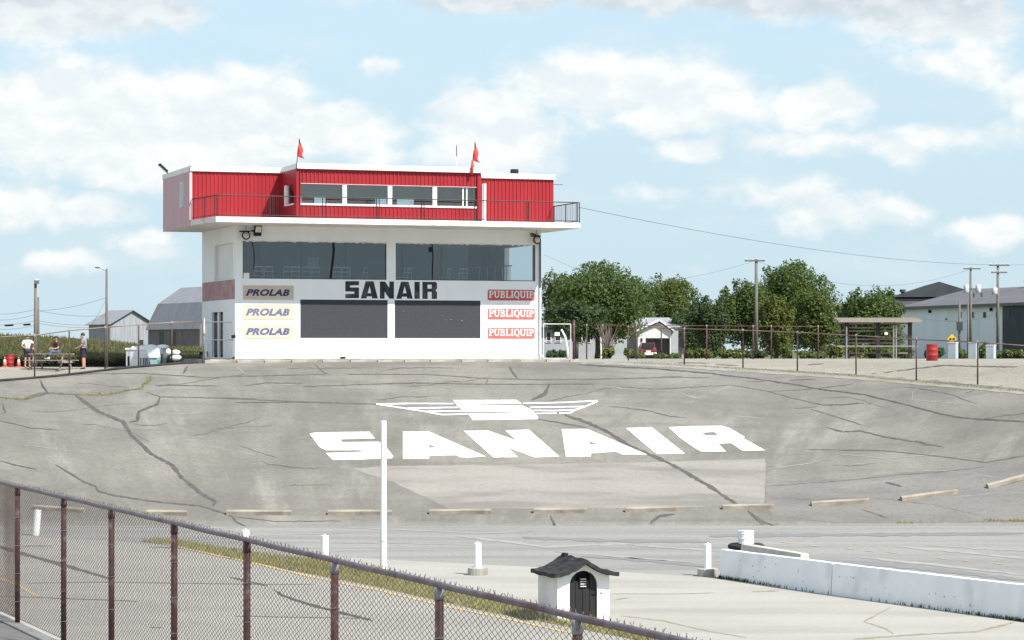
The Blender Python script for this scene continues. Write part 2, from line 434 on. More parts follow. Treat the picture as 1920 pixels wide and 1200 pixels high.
def hit(px, py):
    """where the sight line through a photograph pixel meets the terrain"""
    X = (px - 960) / F * _ds; Z = CAMZ - (py - HY) / F * _ds
    dz = Z - H(X, _ds)
    idx = np.where(dz <= 0)[0]
    i = idx[0] if len(idx) else len(_ds) - 1
    a, b = _ds[max(i - 1, 0)], _ds[i]
    for _ in range(24):
        m = 0.5 * (a + b)
        if CAMZ - (py - HY) / F * m - hz((px - 960) / F * m, m) <= 0: b = m
        else: a = m
    X = (px - 960) / F * b
    return Vector((X, b, hz(X, b)))
def ground_at(px, d):
    X = (px - 960) / F * d
    return Vector((X, d, hz(X, d)))

gx = np.concatenate([[-2500, -1400, -800, -400, -200, -120, -80], np.arange(-60, 60.01, 0.6), [80, 120, 200, 400, 800, 1400, 2500]])
gy = np.concatenate([[-600, -200, -60, -10, 20, 40, 60, 75, 84], np.arange(FOOT - 3, 135, 0.5), np.arange(136, 180, 2), [190, 210, 240, 280, 330, 400, 600, 1000, 1800, 3000]])
XX, YY = np.meshgrid(gx, gy)
ZZ = H(np.clip(XX, -60, 60), YY)
yc_, zc_ = crest(np.clip(XX, -60, 60))
nx, ny = len(gx), len(gy)
verts = np.stack([XX.ravel(), YY.ravel(), ZZ.ravel()], 1)
ii = np.arange(nx * ny).reshape(ny, nx)
faces = np.stack([ii[:-1, :-1].ravel(), ii[:-1, 1:].ravel(), ii[1:, 1:].ravel(), ii[1:, :-1].ravel()], 1)
me = bpy.data.meshes.new('ground'); me.from_pydata(verts.tolist(), [], faces.tolist())
me.polygons.foreach_set('use_smooth', [True] * len(me.polygons))
ca = me.color_attributes.new('surface_kind', 'FLOAT_COLOR', 'POINT')
zr = np.clip((YY - FOOT) / 0.5 + 0.5, 0, 1)                       # banking starts
zg = np.clip((YY - yc_ - 0.6) / 1.2, 0, 1)                        # yard on top
zb = np.clip((YY - 168) / 6, 0, 1) * (XX > -12) + np.clip((YY - 124) / 3, 0, 1) * (XX <= -12)   # rough grass beyond
ca.data.foreach_set('color', np.stack([zr, zg, zb, np.ones_like(zr)], 2).astype(np.float32).ravel())
gm = bpy.data.materials.new('worn_asphalt_ground'); gm.use_nodes = True
k = NG(gm.node_tree); b = k.n['Principled BSDF']
b.inputs['Roughness'].default_value = 0.9; b.inputs['Specular IOR Level'].default_value = 0.25
at = k.new('ShaderNodeAttribute'); at.attribute_name = 'surface_kind'
sp = k.new('ShaderNodeSeparateColor'); k.l.new(at.outputs['Color'], sp.inputs[0])
tcn = k.new('ShaderNodeTexCoord'); ob = tcn.outputs['Object']
fine = k.noise(ob, 7.0, 6, 0.75)
grit = k.noise(ob, 2.4, 5, 0.7)
xyz = k.new('ShaderNodeSeparateXYZ'); k.l.new(ob, xyz.inputs[0])
fan = k.math('ARCTAN2', k.math('ADD', xyz.outputs[0], 2.0), k.math('SUBTRACT', xyz.outputs[1], 55.0))
fc = k.new('ShaderNodeCombineXYZ'); k.l.new(k.math('MULTIPLY', fan, 42.0), fc.inputs[0]); k.l.new(k.math('MULTIPLY', xyz.outputs[1], 0.17), fc.inputs[1])
wash = k.noise(fc.outputs[0], 0.55, 6, 0.62)
wash2 = k.noise(fc.outputs[0], 1.6, 5, 0.65)
blot = k.noise(ob, 0.16, 6, 0.6)
strk = k.noise(k.scalevec(ob, (0.12, 1.3, 1.0)), 0.9, 5, 0.6)
down = k.noise(k.scalevec(ob, (0.8, 0.16, 0.2)), 0.8, 5, 0.65)
# banking: grey weathered asphalt, blotches and wash streaks
bk = k.mix(k.ramp(blot, 0.32, 0.68), (0.142, 0.136, 0.124), (0.212, 0.202, 0.180))
bk = k.mix(k.ramp(wash, 0.50, 0.70, 0, 0.75), bk, (0.252, 0.243, 0.222))
bk = k.mix(k.ramp(wash, 0.30, 0.48, 0.6, 0), bk, (0.120, 0.115, 0.107))
bk = k.mix(k.ramp(wash2, 0.56, 0.76, 0, 0.5), bk, (0.110, 0.106, 0.100))
bk = k.mix(k.ramp(strk, 0.44, 0.75, 0, 0.5), bk, (0.122, 0.117, 0.108))
bk = k.mix(k.ramp(down, 0.52, 0.78, 0, 0.34), bk, (0.240, 0.236, 0.224))
bk = k.mix(k.ramp(k.noise(ob, 0.5, 3, 0.6), 0.60, 0.78, 0, 0.4), bk, (0.142, 0.124, 0.107))
# infield track: bluish grey with long pale and dark bands
tk = k.mix(k.ramp(k.noise(k.scalevec(ob, (0.05, 0.55, 1)), 1.0, 5, 0.6), 0.38, 0.62), (0.222, 0.221, 0.210), (0.275, 0.271, 0.252))
tk = k.mix(k.ramp(k.noise(k.scalevec(ob, (0.06, 1.2, 1)), 0.8, 4, 0.6), 0.56, 0.72, 0, 0.6), tk, (0.335, 0.328, 0.300))
tk = k.mix(k.ramp(k.noise(k.scalevec(ob, (0.05, 0.9, 1)), 1.3, 4, 0.6), 0.60, 0.76, 0, 0.6), tk, (0.178, 0.178, 0.171))
yd = k.mix(k.ramp(k.noise(k.scalevec(ob, (0.1, 0.3, 1)), 1.0, 5, 0.6), 0.35, 0.65), (0.318, 0.298, 0.246), (0.270, 0.253, 0.210))
yd = k.mix(k.ramp(k.noise(ob, 0.35, 5), 0.55, 0.75, 0, 0.6), yd, (0.215, 0.200, 0.178))
gr = k.mix(k.ramp(k.noise(ob, 0.6, 5), 0.35, 0.65), (0.075, 0.095, 0.030), (0.13, 0.13, 0.055))
edge = k.math('MULTIPLY', k.math('SUBTRACT', k.noise(ob, 0.9, 4), 0.5), 0.9)
bk = k.mix(1.0, bk, k.vmath('MULTIPLY', bk, (1.05, 1.045, 1.015)))
col = k.mix(sp.outputs[0], tk, bk)
col = k.mix(k.ramp(k.math('ADD', sp.outputs[1], edge), 0.35, 0.65), col, yd)
col = k.mix(k.ramp(k.math('ADD', sp.outputs[2], edge), 0.35, 0.65), col, gr)
col = k.mix(k.ramp(fine, 0.42, 0.72, 0, 0.42), col, (0.095, 0.092, 0.085))
col = k.mix(k.ramp(fine, 0.28, 0.44, 0.30, 0), col, (0.34, 0.33, 0.30))
col = k.mix(k.ramp(grit, 0.52, 0.72, 0, 0.26), col, (0.115, 0.110, 0.10))
k.l.new(col, b.inputs['Base Color'])
bn = k.new('ShaderNodeBump'); bn.inputs['Strength'].default_value = 0.25; bn.inputs['Distance'].default_value = 0.03
k.l.new(k.noise(ob, 2.2, 6, 0.7), bn.inputs['Height']); k.l.new(bn.outputs[0], b.inputs['Normal'])
me.materials.append(gm); me.update()
ground = bpy.data.objects.new('ground', me); link(ground)
tag(ground, 'worn grey asphalt ground with flat infield track rising into a steep banked turn', kind='structure')

# ---- sheets draped on the terrain
def drape(name, outer, holes, material, lift, parent, maxpx=10, wob=0.0):
    allp = list(outer) + [p for h in holes for p in h]
    tri = tessellate_polygon([[Vector((x, y, 0)) for x, y in outer]] + [[Vector((x, y, 0)) for x, y in h] for h in holes])
    bm = bmesh.new()
    vs = [bm.verts.new((x, y, 0)) for x, y in allp]
    for t in tri:
        try: bm.faces.new([vs[i] for i in t])
        except ValueError: pass
    for it in range(7):
        le = [e for e in bm.edges if e.calc_length() > maxpx]
        if not le: break
        bmesh.ops.subdivide_edges(bm, edges=le, cuts=1, use_grid_fill=False)
        bmesh.ops.triangulate(bm, faces=[f for f in bm.faces if len(f.verts) > 3])
    for v in bm.verts:
        jx = jy = 0
        if wob and v.is_boundary: jx, jy = random.uniform(-wob, wob), random.uniform(-wob, wob) * .5
        p = hit(v.co.x + jx, v.co.y + jy); v.co = (p.x, p.y, p.z + lift)
    bmesh.ops.recalc_face_normals(bm, faces=bm.faces)
    for f in bm.faces:
        if f.normal.z < 0: f.normal_flip()
    m = bpy.data.meshes.new(name); bm.to_mesh(m); bm.free()
    m.materials.append(material)
    o = bpy.data.objects.new(name, m); return link(o, parent)

def resample(pts, step):
    out = []
    for (a, b_) in zip(pts[:-1], pts[1:]):
        n = max(1, int(math.hypot(b_[0] - a[0], b_[1] - a[1]) / step))
        for i in range(n):
            t = i / n; out.append((a[0] + (b_[0] - a[0]) * t, a[1] + (b_[1] - a[1]) * t))
    out.append(pts[-1]); return out

def ribbon(name, pts, w, material, lift, parent, step=5, jit=0.8, wj=0.35, taper=True):
    """a painted or sealed line on the terrain; w = width in photograph px"""
    q = resample(pts, step); n = len(q); mb = MB()
    q = [(x + random.uniform(-jit, jit), y + random.uniform(-jit, jit) * 0.5) for x, y in q]
    L, R = [], []
    for i, (x, y) in enumerate(q):
        a = q[max(i - 1, 0)]; c = q[min(i + 1, n - 1)]
        dx, dy = c[0] - a[0], c[1] - a[1]; ln = math.hypot(dx, dy) or 1
        ww = w * (1 + random.uniform(-wj, wj)) * 0.5
        if taper: ww *= min(1, 0.35 + 0.25 * min(i, n - 1 - i))
        nx_, ny_ = -dy / ln, dx / ln
        ww *= 0.55 + 0.45 * abs(nx_) + 0.0
        for lst, s in ((L, 1), (R, -1)):
            p = hit(x + nx_ * ww * s, y + ny_ * ww * s); lst.append((p.x, p.y, p.z + lift))
    vs = L + R
    mb.add(vs, [(i, i + 1, n + i + 1, n + i) for i in range(n - 1)])
    o = mb.build(name, material, parent, fix=False)
    m = o.data
    bm = bmesh.new(); bm.from_mesh(m)
    for f in bm.faces:
        f.normal_update()
        if f.normal.z < 0: f.normal_flip()
    bm.to_mesh(m); bm.free()
    return o
# ------------------------------------------------------------------ pavement sheets, cracks and paint
M_PIT = mat('pit_road_asphalt', (0.315, 0.300, 0.266), (0.272, 0.260, 0.232), 0.5, 0.9, (.5, 1, 1), c3=(0.32, 0.303, 0.268), s3=0.25, bump=0.2, grain=.35)
M_APRON = mat('cream_apron_paving', (0.355, 0.345, 0.308), (0.320, 0.310, 0.276), 0.35, 0.9, (.35, 1.2, 1), c3=(0.285, 0.275, 0.243), s3=0.3, bump=0.2, grain=.25)
M_PATCH = mat('tan_sealed_patch', (0.272, 0.256, 0.228), (0.228, 0.214, 0.192), 0.55, 0.9, (.35, 1.5, 1), c3=(0.178, 0.168, 0.152), s3=0.55, bump=0.2, grain=.35)
M_DKPATCH = mat('dark_asphalt_patch', (0.146, 0.140, 0.130), (0.180, 0.173, 0.159), 0.6, 0.9, (.6, 1.2, 1), bump=0.2, c3=(0.195, 0.187, 0.17), s3=0.5, grain=.4)
M_PALEBAND = mat('pale_wash_band', (0.30, 0.294, 0.270), (0.265, 0.262, 0.243), 0.9, 0.9, (.15, 1.5, 1))
M_DKBAND = mat('rubbered_lane', (0.172, 0.175, 0.172), (0.192, 0.195, 0.191), 0.8, 0.85, (.15, 1.5, 1))
M_STRIP = mat('light_edge_strip', (0.265, 0.258, 0.23), (0.22, 0.216, 0.19), 1.2, 0.9, c3=(0.20, 0.20, 0.12), s3=0.5)

drape('pavement_patch', [(659, 879), (720, 874), (1000, 871), (1200, 867), (1435, 860), (1434, 948), (1200, 953), (1000, 954), (842, 954), (800, 934), (735, 904)], [], M_PATCH, 0.005, ground, 18, 1.2)
drape('pavement_patch', [(1437, 905), (1560, 898), (1700, 886), (1850, 868), (1921, 858), (1925, 900), (1921, 978), (1700, 981), (1560, 980), (1450, 966), (1437, 950)], [], M_DKPATCH, 0.004, ground, 18, 1.5)
# flat infield: apron and pit road (simple flat polygons, row 1200 lies 54 m away)
drape('apron_paving', [(560, 1040), (648, 1045), (872, 1057), (997, 1063), (1152, 1072), (1348, 1084), (1560, 1117), (1760, 1143), (1925, 1168), (1925, 1330), (1500, 1330), (1200, 1188), (1040, 1149), (860, 1109), (700, 1069), (600, 1056)], [], M_APRON, 0.004, ground, 60)
drape('pit_road', [(-60, 1000), (233, 1016), (317, 1025), (467, 1056), (700, 1098), (910, 1146), (1085, 1178), (1200, 1202), (1500, 1330), (900, 1500), (-60, 1500)], [], M_PIT, 0.004, ground, 60)
# long wash bands and rubbered lanes on the track
for pts, w, m in [([(640, 989), (900, 1000), (1000, 996)], 3, M_PALEBAND), ([(860, 1006), (960, 1017), (1022, 1026), (1122, 1022), (1200, 1019)], 6, M_PALEBAND),
                  ([(1040, 1034), (1160, 1044), (1300, 1055)], 5, M_PALEBAND), ([(640, 1018), (760, 1019), (900, 1022)], 2.5, M_PALEBAND),
                  ([(1180, 1022), (1300, 1030), (1370, 1036)], 5, M_PALEBAND), ([(980, 1008), (1140, 1014), (1330, 1016)], 9, M_DKBAND),
                  ([(1090, 1043), (1200, 1050), (1330, 1062)], 8, M_DKBAND), ([(1330, 1005), (1600, 1003), (1920, 1000)], 10, M_DKBAND),
                  ([(1520, 1050), (1700, 1062), (1920, 1088)], 12, M_DKBAND), ([(1680, 1025), (1780, 1033), (1925, 1048)], 7, M_PALEBAND),
                  ([(1613, 1045), (1760, 1060), (1925, 1079)], 6, M_PALEBAND), ([(1740, 1023), (1920, 1034)], 4, M_PALEBAND),
                  ([(100, 988), (300, 988), (440, 990)], 3, M_PALEBAND), ([(300, 1018), (500, 1003), (640, 1000)], 2.5, M_PALEBAND)]:
    ribbon('pavement_band', pts, w, m, 0.008, ground, 14, 1.0, 0.5)
for x0, y0 in [(1593, 1030), (1630, 1034), (1673, 1037), (1767, 1048), (1815, 1053), (1872, 1058), (1475, 1018), (1525, 1024)]:
    ribbon('painted_dash', [(x0 - 9, y0 - 1), (x0 + 9, y0 + 1)], 2.6, M_YELLOW, 0.012, ground, 6, 0.2, 0.1)
ribbon('painted_line', [(-20, 1075), (0, 1084), (36, 1100), (73, 1119)], 7, M_YELLOW, 0.012, ground, 8, 0.3, 0.2)
ribbon('painted_line', [(300, 1018), (400, 1040), (480, 1057), (575, 1080), (645, 1095), (710, 1107), (825, 1135), (960, 1163), (1090, 1192)], 4.5, M_YELLOW, 0.012, ground, 10, 0.3, 0.35)
# lighter kerb strip along the top edge on the right
ribbon('edge_strip', [(1085, 681), (1178, 683), (1283, 688), (1393, 695), (1495, 702), (1605, 709), (1718, 719), (1833, 729), (1925, 738)], 9, M_STRIP, 0.010, ground, 12, 0.4, 0.3, False)

cracks = [  # (points, width px, material)
    ([(142, 742), (184, 772), (231, 791), (245, 815), (283, 851), (324, 873), (340, 895), (379, 927), (405, 941), (399, 949)], 7, M_TAR),
    ([(241, 792), (257, 789), (260, 772), (296, 757), (300, 745)], 6, M_TAR),
    ([(275, 736), (301, 744), (416, 747), (560, 753), (706, 758), (790, 757), (840, 757)], 2.6, M_HAIR),
    ([(0, 745), (45, 749), (72, 740), (91, 737), (141, 740), (192, 741), (221, 737), (240, 731), (264, 729), (269, 720), (283, 712), (283, 704)], 5, M_TARGRN),
    ([(45, 749), (72, 740), (91, 737)], 9, M_TAR), ([(75, 711), (80, 725), (91, 737)], 6, M_TARDK),
    ([(104, 871), (133, 889), (160, 905), (179, 912), (184, 921), (213, 929), (283, 940), (376, 949), (424, 964), (437, 969), (443, 979), (462, 987)], 4, M_TAR),
    ([(0, 864), (27, 872), (69, 880)], 3, M_TAR), ([(0, 789), (61, 803), (110, 806)], 2.2, M_HAIR), ([(5, 756), (7, 767), (11, 773), (3, 776)], 5, M_TAR),
    ([(88, 708), (171, 701), (267, 700), (387, 708), (480, 705), (610, 702), (797, 702), (914, 710), (1027, 712), (1160, 710), (1280, 706)], 2.6, M_HAIR),
    ([(460, 723), (500, 718), (568, 719)], 3, M_HAIR), ([(568, 725), (777, 718), (880, 720), (985, 721), (1110, 720), (1113, 724)], 2.6, M_TAR),
    ([(291, 723), (350, 723), (411, 724)], 2.6, M_TAR), ([(360, 745), (443, 747), (480, 748)], 2.2, M_TAR), ([(440, 755), (560, 754), (700, 758)], 2.6, M_TAR),
    ([(1031, 720), (1022, 739), (997, 750)], 7, M_TAR), ([(956, 687), (960, 697), (970, 708)], 6, M_TAR), ([(351, 687), (344, 700)], 8, M_TAR), ([(590, 683), (604, 697), (612, 701)], 4, M_HAIR),
    ([(440, 686), (462, 702)], 3, M_PALE), ([(914, 710), (912, 719)], 4, M_TAR), ([(612, 702), (655, 702)], 2.2, M_PALE), ([(528, 722), (560, 720)], 2.5, M_PALE),
    ([(1058, 778), (1102, 793), (1140, 810), (1175, 834), (1214, 851), (1236, 860), (1274, 879), (1306, 898), (1335, 915), (1362, 934), (1385, 947)], 7.5, M_TAR),
    ([(1402, 958), (1426, 978), (1449, 985)], 6, M_TAR), ([(1009, 786), (1050, 793), (1102, 803)], 3, M_TAR),
    ([(1085, 683), (1120, 686), (1224, 691), (1328, 700), (1420, 711), (1495, 722), (1537, 730), (1620, 740), (1703, 760), (1766, 777), (1807, 784), (1925, 791)], 3.8, M_TARDK),
    ([(1162, 725), (1224, 730), (1370, 722), (1441, 734), (1478, 745), (1541, 759), (1580, 760)], 2.4, M_HAIR), ([(1541, 760), (1580, 759), (1620, 756)], 4, M_TAR),
    ([(1441, 734), (1500, 731), (1537, 728), (1600, 720)], 2.2, M_HAIR), ([(1490, 766), (1520, 764), (1530, 762)], 2.2, M_HAIR),
    ([(1520, 767), (1578, 785), (1616, 797)], 3, M_HAIR), ([(1549, 802), (1582, 810), (1612, 808), (1662, 820), (1724, 830), (1770, 839)], 3.6, M_TAR),
    ([(1715, 826), (1735, 833), (1752, 836)], 6, M_TAR), ([(1512, 843), (1653, 845), (1745, 854), (1849, 867), (1925, 854)], 2.8, M_HAIR),
    ([(1437, 912), (1578, 902), (1682, 891), (1787, 883), (1849, 875)], 2.4, M_HAIR), ([(1712, 735), (1710, 750), (1787, 756), (1824, 760)], 2.2, M_PALE),
    ([(1220, 983), (1226, 975), (1237, 968), (1266, 964)], 7, M_TAR), ([(1616, 956), (1666, 972)], 4, M_HAIR), ([(1032, 968), (1041, 985)], 6, M_TAR), ([(1660, 905), (1690, 912)], 8, M_TAR),
    ([(1565, 851), (1660, 860), (1760, 852)], 2.4, M_PALE), ([(1437, 880), (1510, 870), (1550, 862)], 2.4, M_PALE), ([(437, 969), (520, 978), (640, 977)], 2.2, M_HAIR),
    ([(1100, 712), (1240, 708), (1330, 708)], 2.2, M_HAIR), ([(1400, 716), (1425, 716), (1440, 712)], 2.5, M_TAR), ([(1480, 713), (1530, 711)], 3, M_HAIR),
    ([(-10, 1023), (47, 1040), (120, 1060), (208, 1086)], 8, M_TAR), ([(514, 1106), (529, 1117), (583, 1135), (627, 1146), (698, 1164)], 6.5, M_TARDK),
    ([(430, 1082), (470, 1092), (502, 1099)], 5, M_TAR), ([(47, 1094), (200, 1092), (470, 1096), (590, 1096)], 2, M_HAIR), ([(0, 1118), (208, 1126), (258, 1128)], 2.4, M_HAIR),
    ([(440, 1156), (627, 1159), (700, 1160)], 2, M_HAIR), ([(281, 1177), (306, 1177)], 4, M_TAR), ([(280, 1026), (340, 1028), (370, 1027)], 3, M_TAR), ([(40, 1024), (100, 1024)], 3, M_HAIR),
    ([(1165, 1155), (1240, 1164), (1330, 1184), (1400, 1196)], 3, M_CRKTAN), ([(1150, 1126), (1180, 1121)], 3, M_CRKTAN), ([(1668, 1140), (1620, 1166), (1662, 1180), (1676, 1190)], 3, M_CRKTAN),
    ([(1600, 1199), (1720, 1190), (1830, 1185), (1900, 1168)], 4, M_CRKTAN), ([(1140, 1114), (1280, 1114), (1340, 1112)], 1.8, M_CRKTAN), ([(1410, 1110), (1460, 1108)], 3, M_CRKTAN),
    ([(1624, 703), (1718, 691), (1770, 685), (1830, 687), (1910, 688)], 3, M_HAIR), ([(1340, 683), (1385, 686)], 3, M_HAIR), ([(1515, 684), (1545, 682)], 4, M_HAIR), ([(1270, 680), (1330, 681)], 3, M_HAIR)]
for i, (pts, w, m) in enumerate(cracks):
    ribbon('crack_seal', pts, w, m, 0.006 + 0.0004 * (i % 9), ground)

# fine branching cracks over the weathered slopes
for (x0, x1, y0, y1, n_) in [(10, 560, 700, 940, 13), (1440, 1900, 720, 960, 13), (480, 1400, 690, 780, 9)]:
    for q_ in range(n_):
        x, y = random.uniform(x0, x1), random.uniform(y0, y1); a_ = random.choice((0.0, 0.15, 0.5, -0.2)) * (1 if x < 960 else -.6); pl = [(x, y)]
        for st in range(random.randint(3, 7)):
            a_ += random.uniform(-.5, .5); x += random.uniform(14, 34); y += math.sin(a_) * random.uniform(4, 14); pl.append((x, min(max(y, 690), 976)))
        ribbon('crack_seal', pl, random.uniform(1.2, 2.2), random.choice((M_HAIR, M_HAIR, M_TAR, M_PALE)), 0.0045, ground, 6, 1.2, .6)

# ---- painted name and winged emblem on the banking
def zA(pts, ox=560, oy=720, s=1920 / 560): return [(ox + x / s, oy + y / s) for x, y in pts]
def zB(pts): return zA(pts, 1000, 720)
name_root = empty('painted_name', hit(1010, 835), 0, 'huge white six-letter name painted across the middle of the grey banking', 'lettering')
letters = [
    (zA([(70, 322), (100, 314), (280, 310), (455, 308), (492, 352), (268, 358), (282, 375), (515, 373), (545, 388), (610, 466), (600, 480), (400, 487), (218, 490), (175, 445), (408, 438), (398, 428), (175, 428), (135, 408)]), []),
    (zA([(670, 308), (835, 306), (1000, 378), (1205, 468), (1045, 478), (1015, 460), (840, 463), (838, 483), (670, 484)]), [zA([(838, 390), (892, 410), (838, 412)])]),
    (zA([(1060, 303), (1215, 300), (1398, 364), (1328, 300), (1480, 295), (1677, 468), (1515, 474), (1350, 412), (1408, 472), (1250, 474)]), []),
    (zB([(182, 292), (345, 290), (735, 456), (570, 455), (530, 437), (372, 448), (370, 468), (210, 470)]), [zB([(360, 370), (412, 388), (365, 392)])]),
    (zB([(595, 285), (760, 278), (975, 448), (795, 453), (700, 375)]), []),
    (zB([(870, 280), (1000, 272), (1210, 270), (1265, 285), (1360, 342), (1350, 350), (1492, 428), (1345, 432), (1272, 382), (1190, 386), (1240, 436), (1080, 436), (1035, 412), (940, 345)]), [zB([(1082, 315), (1160, 310), (1190, 330), (1110, 333)])])]
for outer, holes in letters:
    o = drape('letter', outer, holes, M_PAINTW, 0.012, None, 9)
    o.parent = name_root; o.matrix_parent_inverse = Matrix.Translation(-name_root.location)
emb = empty('painted_emblem', hit(915, 770), 0, 'white winged letter emblem painted on the banking above the huge name', 'emblem')
def emb_part(o): o.parent = emb; o.matrix_parent_inverse = Matrix.Translation(-emb.location)
emb_part(drape('letter', zA([(990, 105), (1400, 103), (1438, 130), (1175, 132), (1175, 137), (1440, 140), (1495, 165), (1540, 215), (1532, 228), (1120, 235), (1085, 192), (1350, 187), (1350, 182), (1065, 182), (1030, 152)]), [], M_PAINTW, 0.013, None, 9))
M_WINGFILL = mat('dark_wing_fill', (0.14, 0.145, 0.14), (0.18, 0.18, 0.17), 2, 0.85)
emb_part(drape('wing_fill', zA([(520, 131), (985, 127), (1065, 195), (920, 198), (830, 181)]), [], M_WINGFILL, 0.009, None, 12))
emb_part(drape('wing_fill', zB([(-65, 127), (405, 112), (330, 146), (250, 182), (165, 190), (-5, 190)]), [], M_WINGFILL, 0.009, None, 12))
for pts in [[(500, 130), (740, 127), (995, 128)], [(500, 130), (680, 158), (830, 182), (920, 199), (1085, 196)], [(700, 157), (850, 155), (1025, 152)], [(815, 178), (920, 177), (1058, 176)]]:
    emb_part(ribbon('wing_stripe', zA(pts), 4.2, M_PAINTW, 0.014, None, 8, 0.2, 0.1, False))
for pts in [[(-66, 126), (200, 120), (415, 109)], [(415, 112), (330, 148), (265, 170), (240, 187), (165, 191)], [(-22, 152), (150, 150), (325, 146)], [(-5, 172), (120, 173), (262, 170)], [(-5, 192), (150, 190)]]:
    emb_part(ribbon('wing_stripe', zB(pts), 4.2, M_PAINTW, 0.014, None, 8, 0.2, 0.1, False))

# ---- concrete parking blocks along the foot of the banking
blocks = [(62, 951, 158, 957), (275, 961, 351, 962), (425, 961, 547, 961), (615, 961, 735, 961), (805, 960, 921, 959), (1000, 958, 1100, 957), (1172, 956, 1270, 954), (1354, 951, 1450, 949),
          (1521, 945, 1629, 939), (1689, 935, 1794, 922), (1851, 912, 1950, 886)]
words = ['leftmost concrete parking block, seen through the chain-link fence', 'parking block half hidden by the near fence rail, second from left', 'parking block above the fence rail, third from left',
         'parking block just left of the white pole', 'parking block under the left edge of the tan patch', 'parking block below the middle of the tan patch', 'parking block below the tan patch, just right of its middle',
         'parking block at the lower right corner of the tan patch', 'tilted parking block right of the tan patch, third from right', 'tilted parking block high on the dark patch, second from right', 'rightmost tilted parking block cut by the picture edge']
for (x0, y0, x1, y1), lb in zip(blocks, words):
    a, b_ = hit(x0, y0 + 3), hit(x1, y1 + 3)
    mid = (a + b_) / 2; d = (b_ - a); L = d.length
    e = 0.4
    nrm = Vector((-(hz(mid.x + e, mid.y) - hz(mid.x - e, mid.y)) / (2 * e), -(hz(mid.x, mid.y + e) - hz(mid.x, mid.y - e)) / (2 * e), 1)).normalized()
    xa = d.normalized(); ya = nrm.cross(xa).normalized(); za = xa.cross(ya)
    R = Matrix((xa, ya, za)).transposed()
    pr = [(-.11, 0), (.11, 0), (.09, .13), (.05, .155), (-.05, .155), (-.09, .13)]
    mb = MB()
    n = 7; secs = []
    for i in range(n):
        t = -L / 2 + L * i / (n - 1)
        for (yy, z) in pr:
            q = R @ Vector((t + random.uniform(-.01, .01), yy + random.uniform(-.008, .008), z + (random.uniform(-.008, .006) if z else -0.01)))
            secs.append(q)
    m_ = len(pr)
    fs = [(i * m_ + k_, i * m_ + (k_ + 1) % m_, (i + 1) * m_ + (k_ + 1) % m_, (i + 1) * m_ + k_) for i in range(n - 1) for k_ in range(m_)]
    fs += [tuple(range(m_)), tuple((n - 1) * m_ + k_ for k_ in range(m_))]
    mb.add(secs, fs)
    o = mb.build('parking_block', M_KERB, None)
    o.location = mid
    tag(o, lb, 'parking block', 'parking blocks along the foot of the banking')
# ------------------------------------------------------------------ control tower
TA = math.atan2(0.333, 0.943)
P0 = Vector((-12.84, 116.0, 0.0))
EU = Vector((math.cos(TA), math.sin(TA), 0)); EV = Vector((-math.sin(TA), math.cos(TA), 0))
def front(px, py, v=0.0):
    """pixel -> (u, z) on the tower plane v"""
    r = (px - 960) / F
    o = P0 + EV * v
    u = (r * o.y - o.x) / (EU.x - r * EU.y)
    d = o.y + u * EU.y
    return u, CAMZ - (py - HY) / F * d
def side(px, py, u=0.0):
    """pixel -> (v, z) on the tower plane u"""
    r = (px - 960) / F
    o = P0 + EU * u
    v = (r * o.y - o.x) / (EV.x - r * EV.y)
    d = o.y + v * EV.y
    return v, CAMZ - (py - HY) / F * d
tower = empty('control_tower', P0 + Vector((0, 0, 5.86)), TA, 'white race control tower with red upper storey and balcony atop the banking', 'building')
TZ = 5.86                                                    # tower floor level, everything below is relative to it
def rel(z): return z - TZ
UW = front(1014, 600)[0]                                     # width of the lower storeys
DEP = 7.1
Z_SL0, Z_SL1, Z_TOP = CAMZ + 5.74 - TZ, CAMZ + 6.0 - TZ, CAMZ + 8.55 - TZ

def wall_open(mb, a0, a1, z0, z1, ops, f):
    """wall with openings; f(a, z, side) -> point, side 0 outer / 1 inner"""
    xs = sorted({a0, a1, *[o[0] for o in ops], *[o[1] for o in ops]}); zs = sorted({z0, z1, *[o[2] for o in ops], *[o[3] for o in ops]})
    def solid(i, j):
        if not (0 <= i < len(xs) - 1 and 0 <= j < len(zs) - 1): return False
        x, z = (xs[i] + xs[i + 1]) / 2, (zs[j] + zs[j + 1]) / 2
        return not any(o[0] < x < o[1] and o[2] < z < o[3] for o in ops)
    for i in range(len(xs) - 1):
        for j in range(len(zs) - 1):
            if not solid(i, j): continue
            x, X, z, Z = xs[i], xs[i + 1], zs[j], zs[j + 1]
            for s in (0, 1): mb.add([f(x, z, s), f(X, z, s), f(X, Z, s), f(x, Z, s)], [(0, 1, 2, 3)])
            if not solid(i - 1, j): mb.add([f(x, z, 0), f(x, Z, 0), f(x, Z, 1), f(x, z, 1)], [(0, 1, 2, 3)])
            if not solid(i + 1, j): mb.add([f(X, z, 0), f(X, Z, 0), f(X, Z, 1), f(X, z, 1)], [(0, 1, 2, 3)])
            if not solid(i, j - 1): mb.add([f(x, z, 0), f(X, z, 0), f(X, z, 1), f(x, z, 1)], [(0, 1, 2, 3)])
            if not solid(i, j + 1): mb.add([f(x, Z, 0), f(X, Z, 0), f(X, Z, 1), f(x, Z, 1)], [(0, 1, 2, 3)])

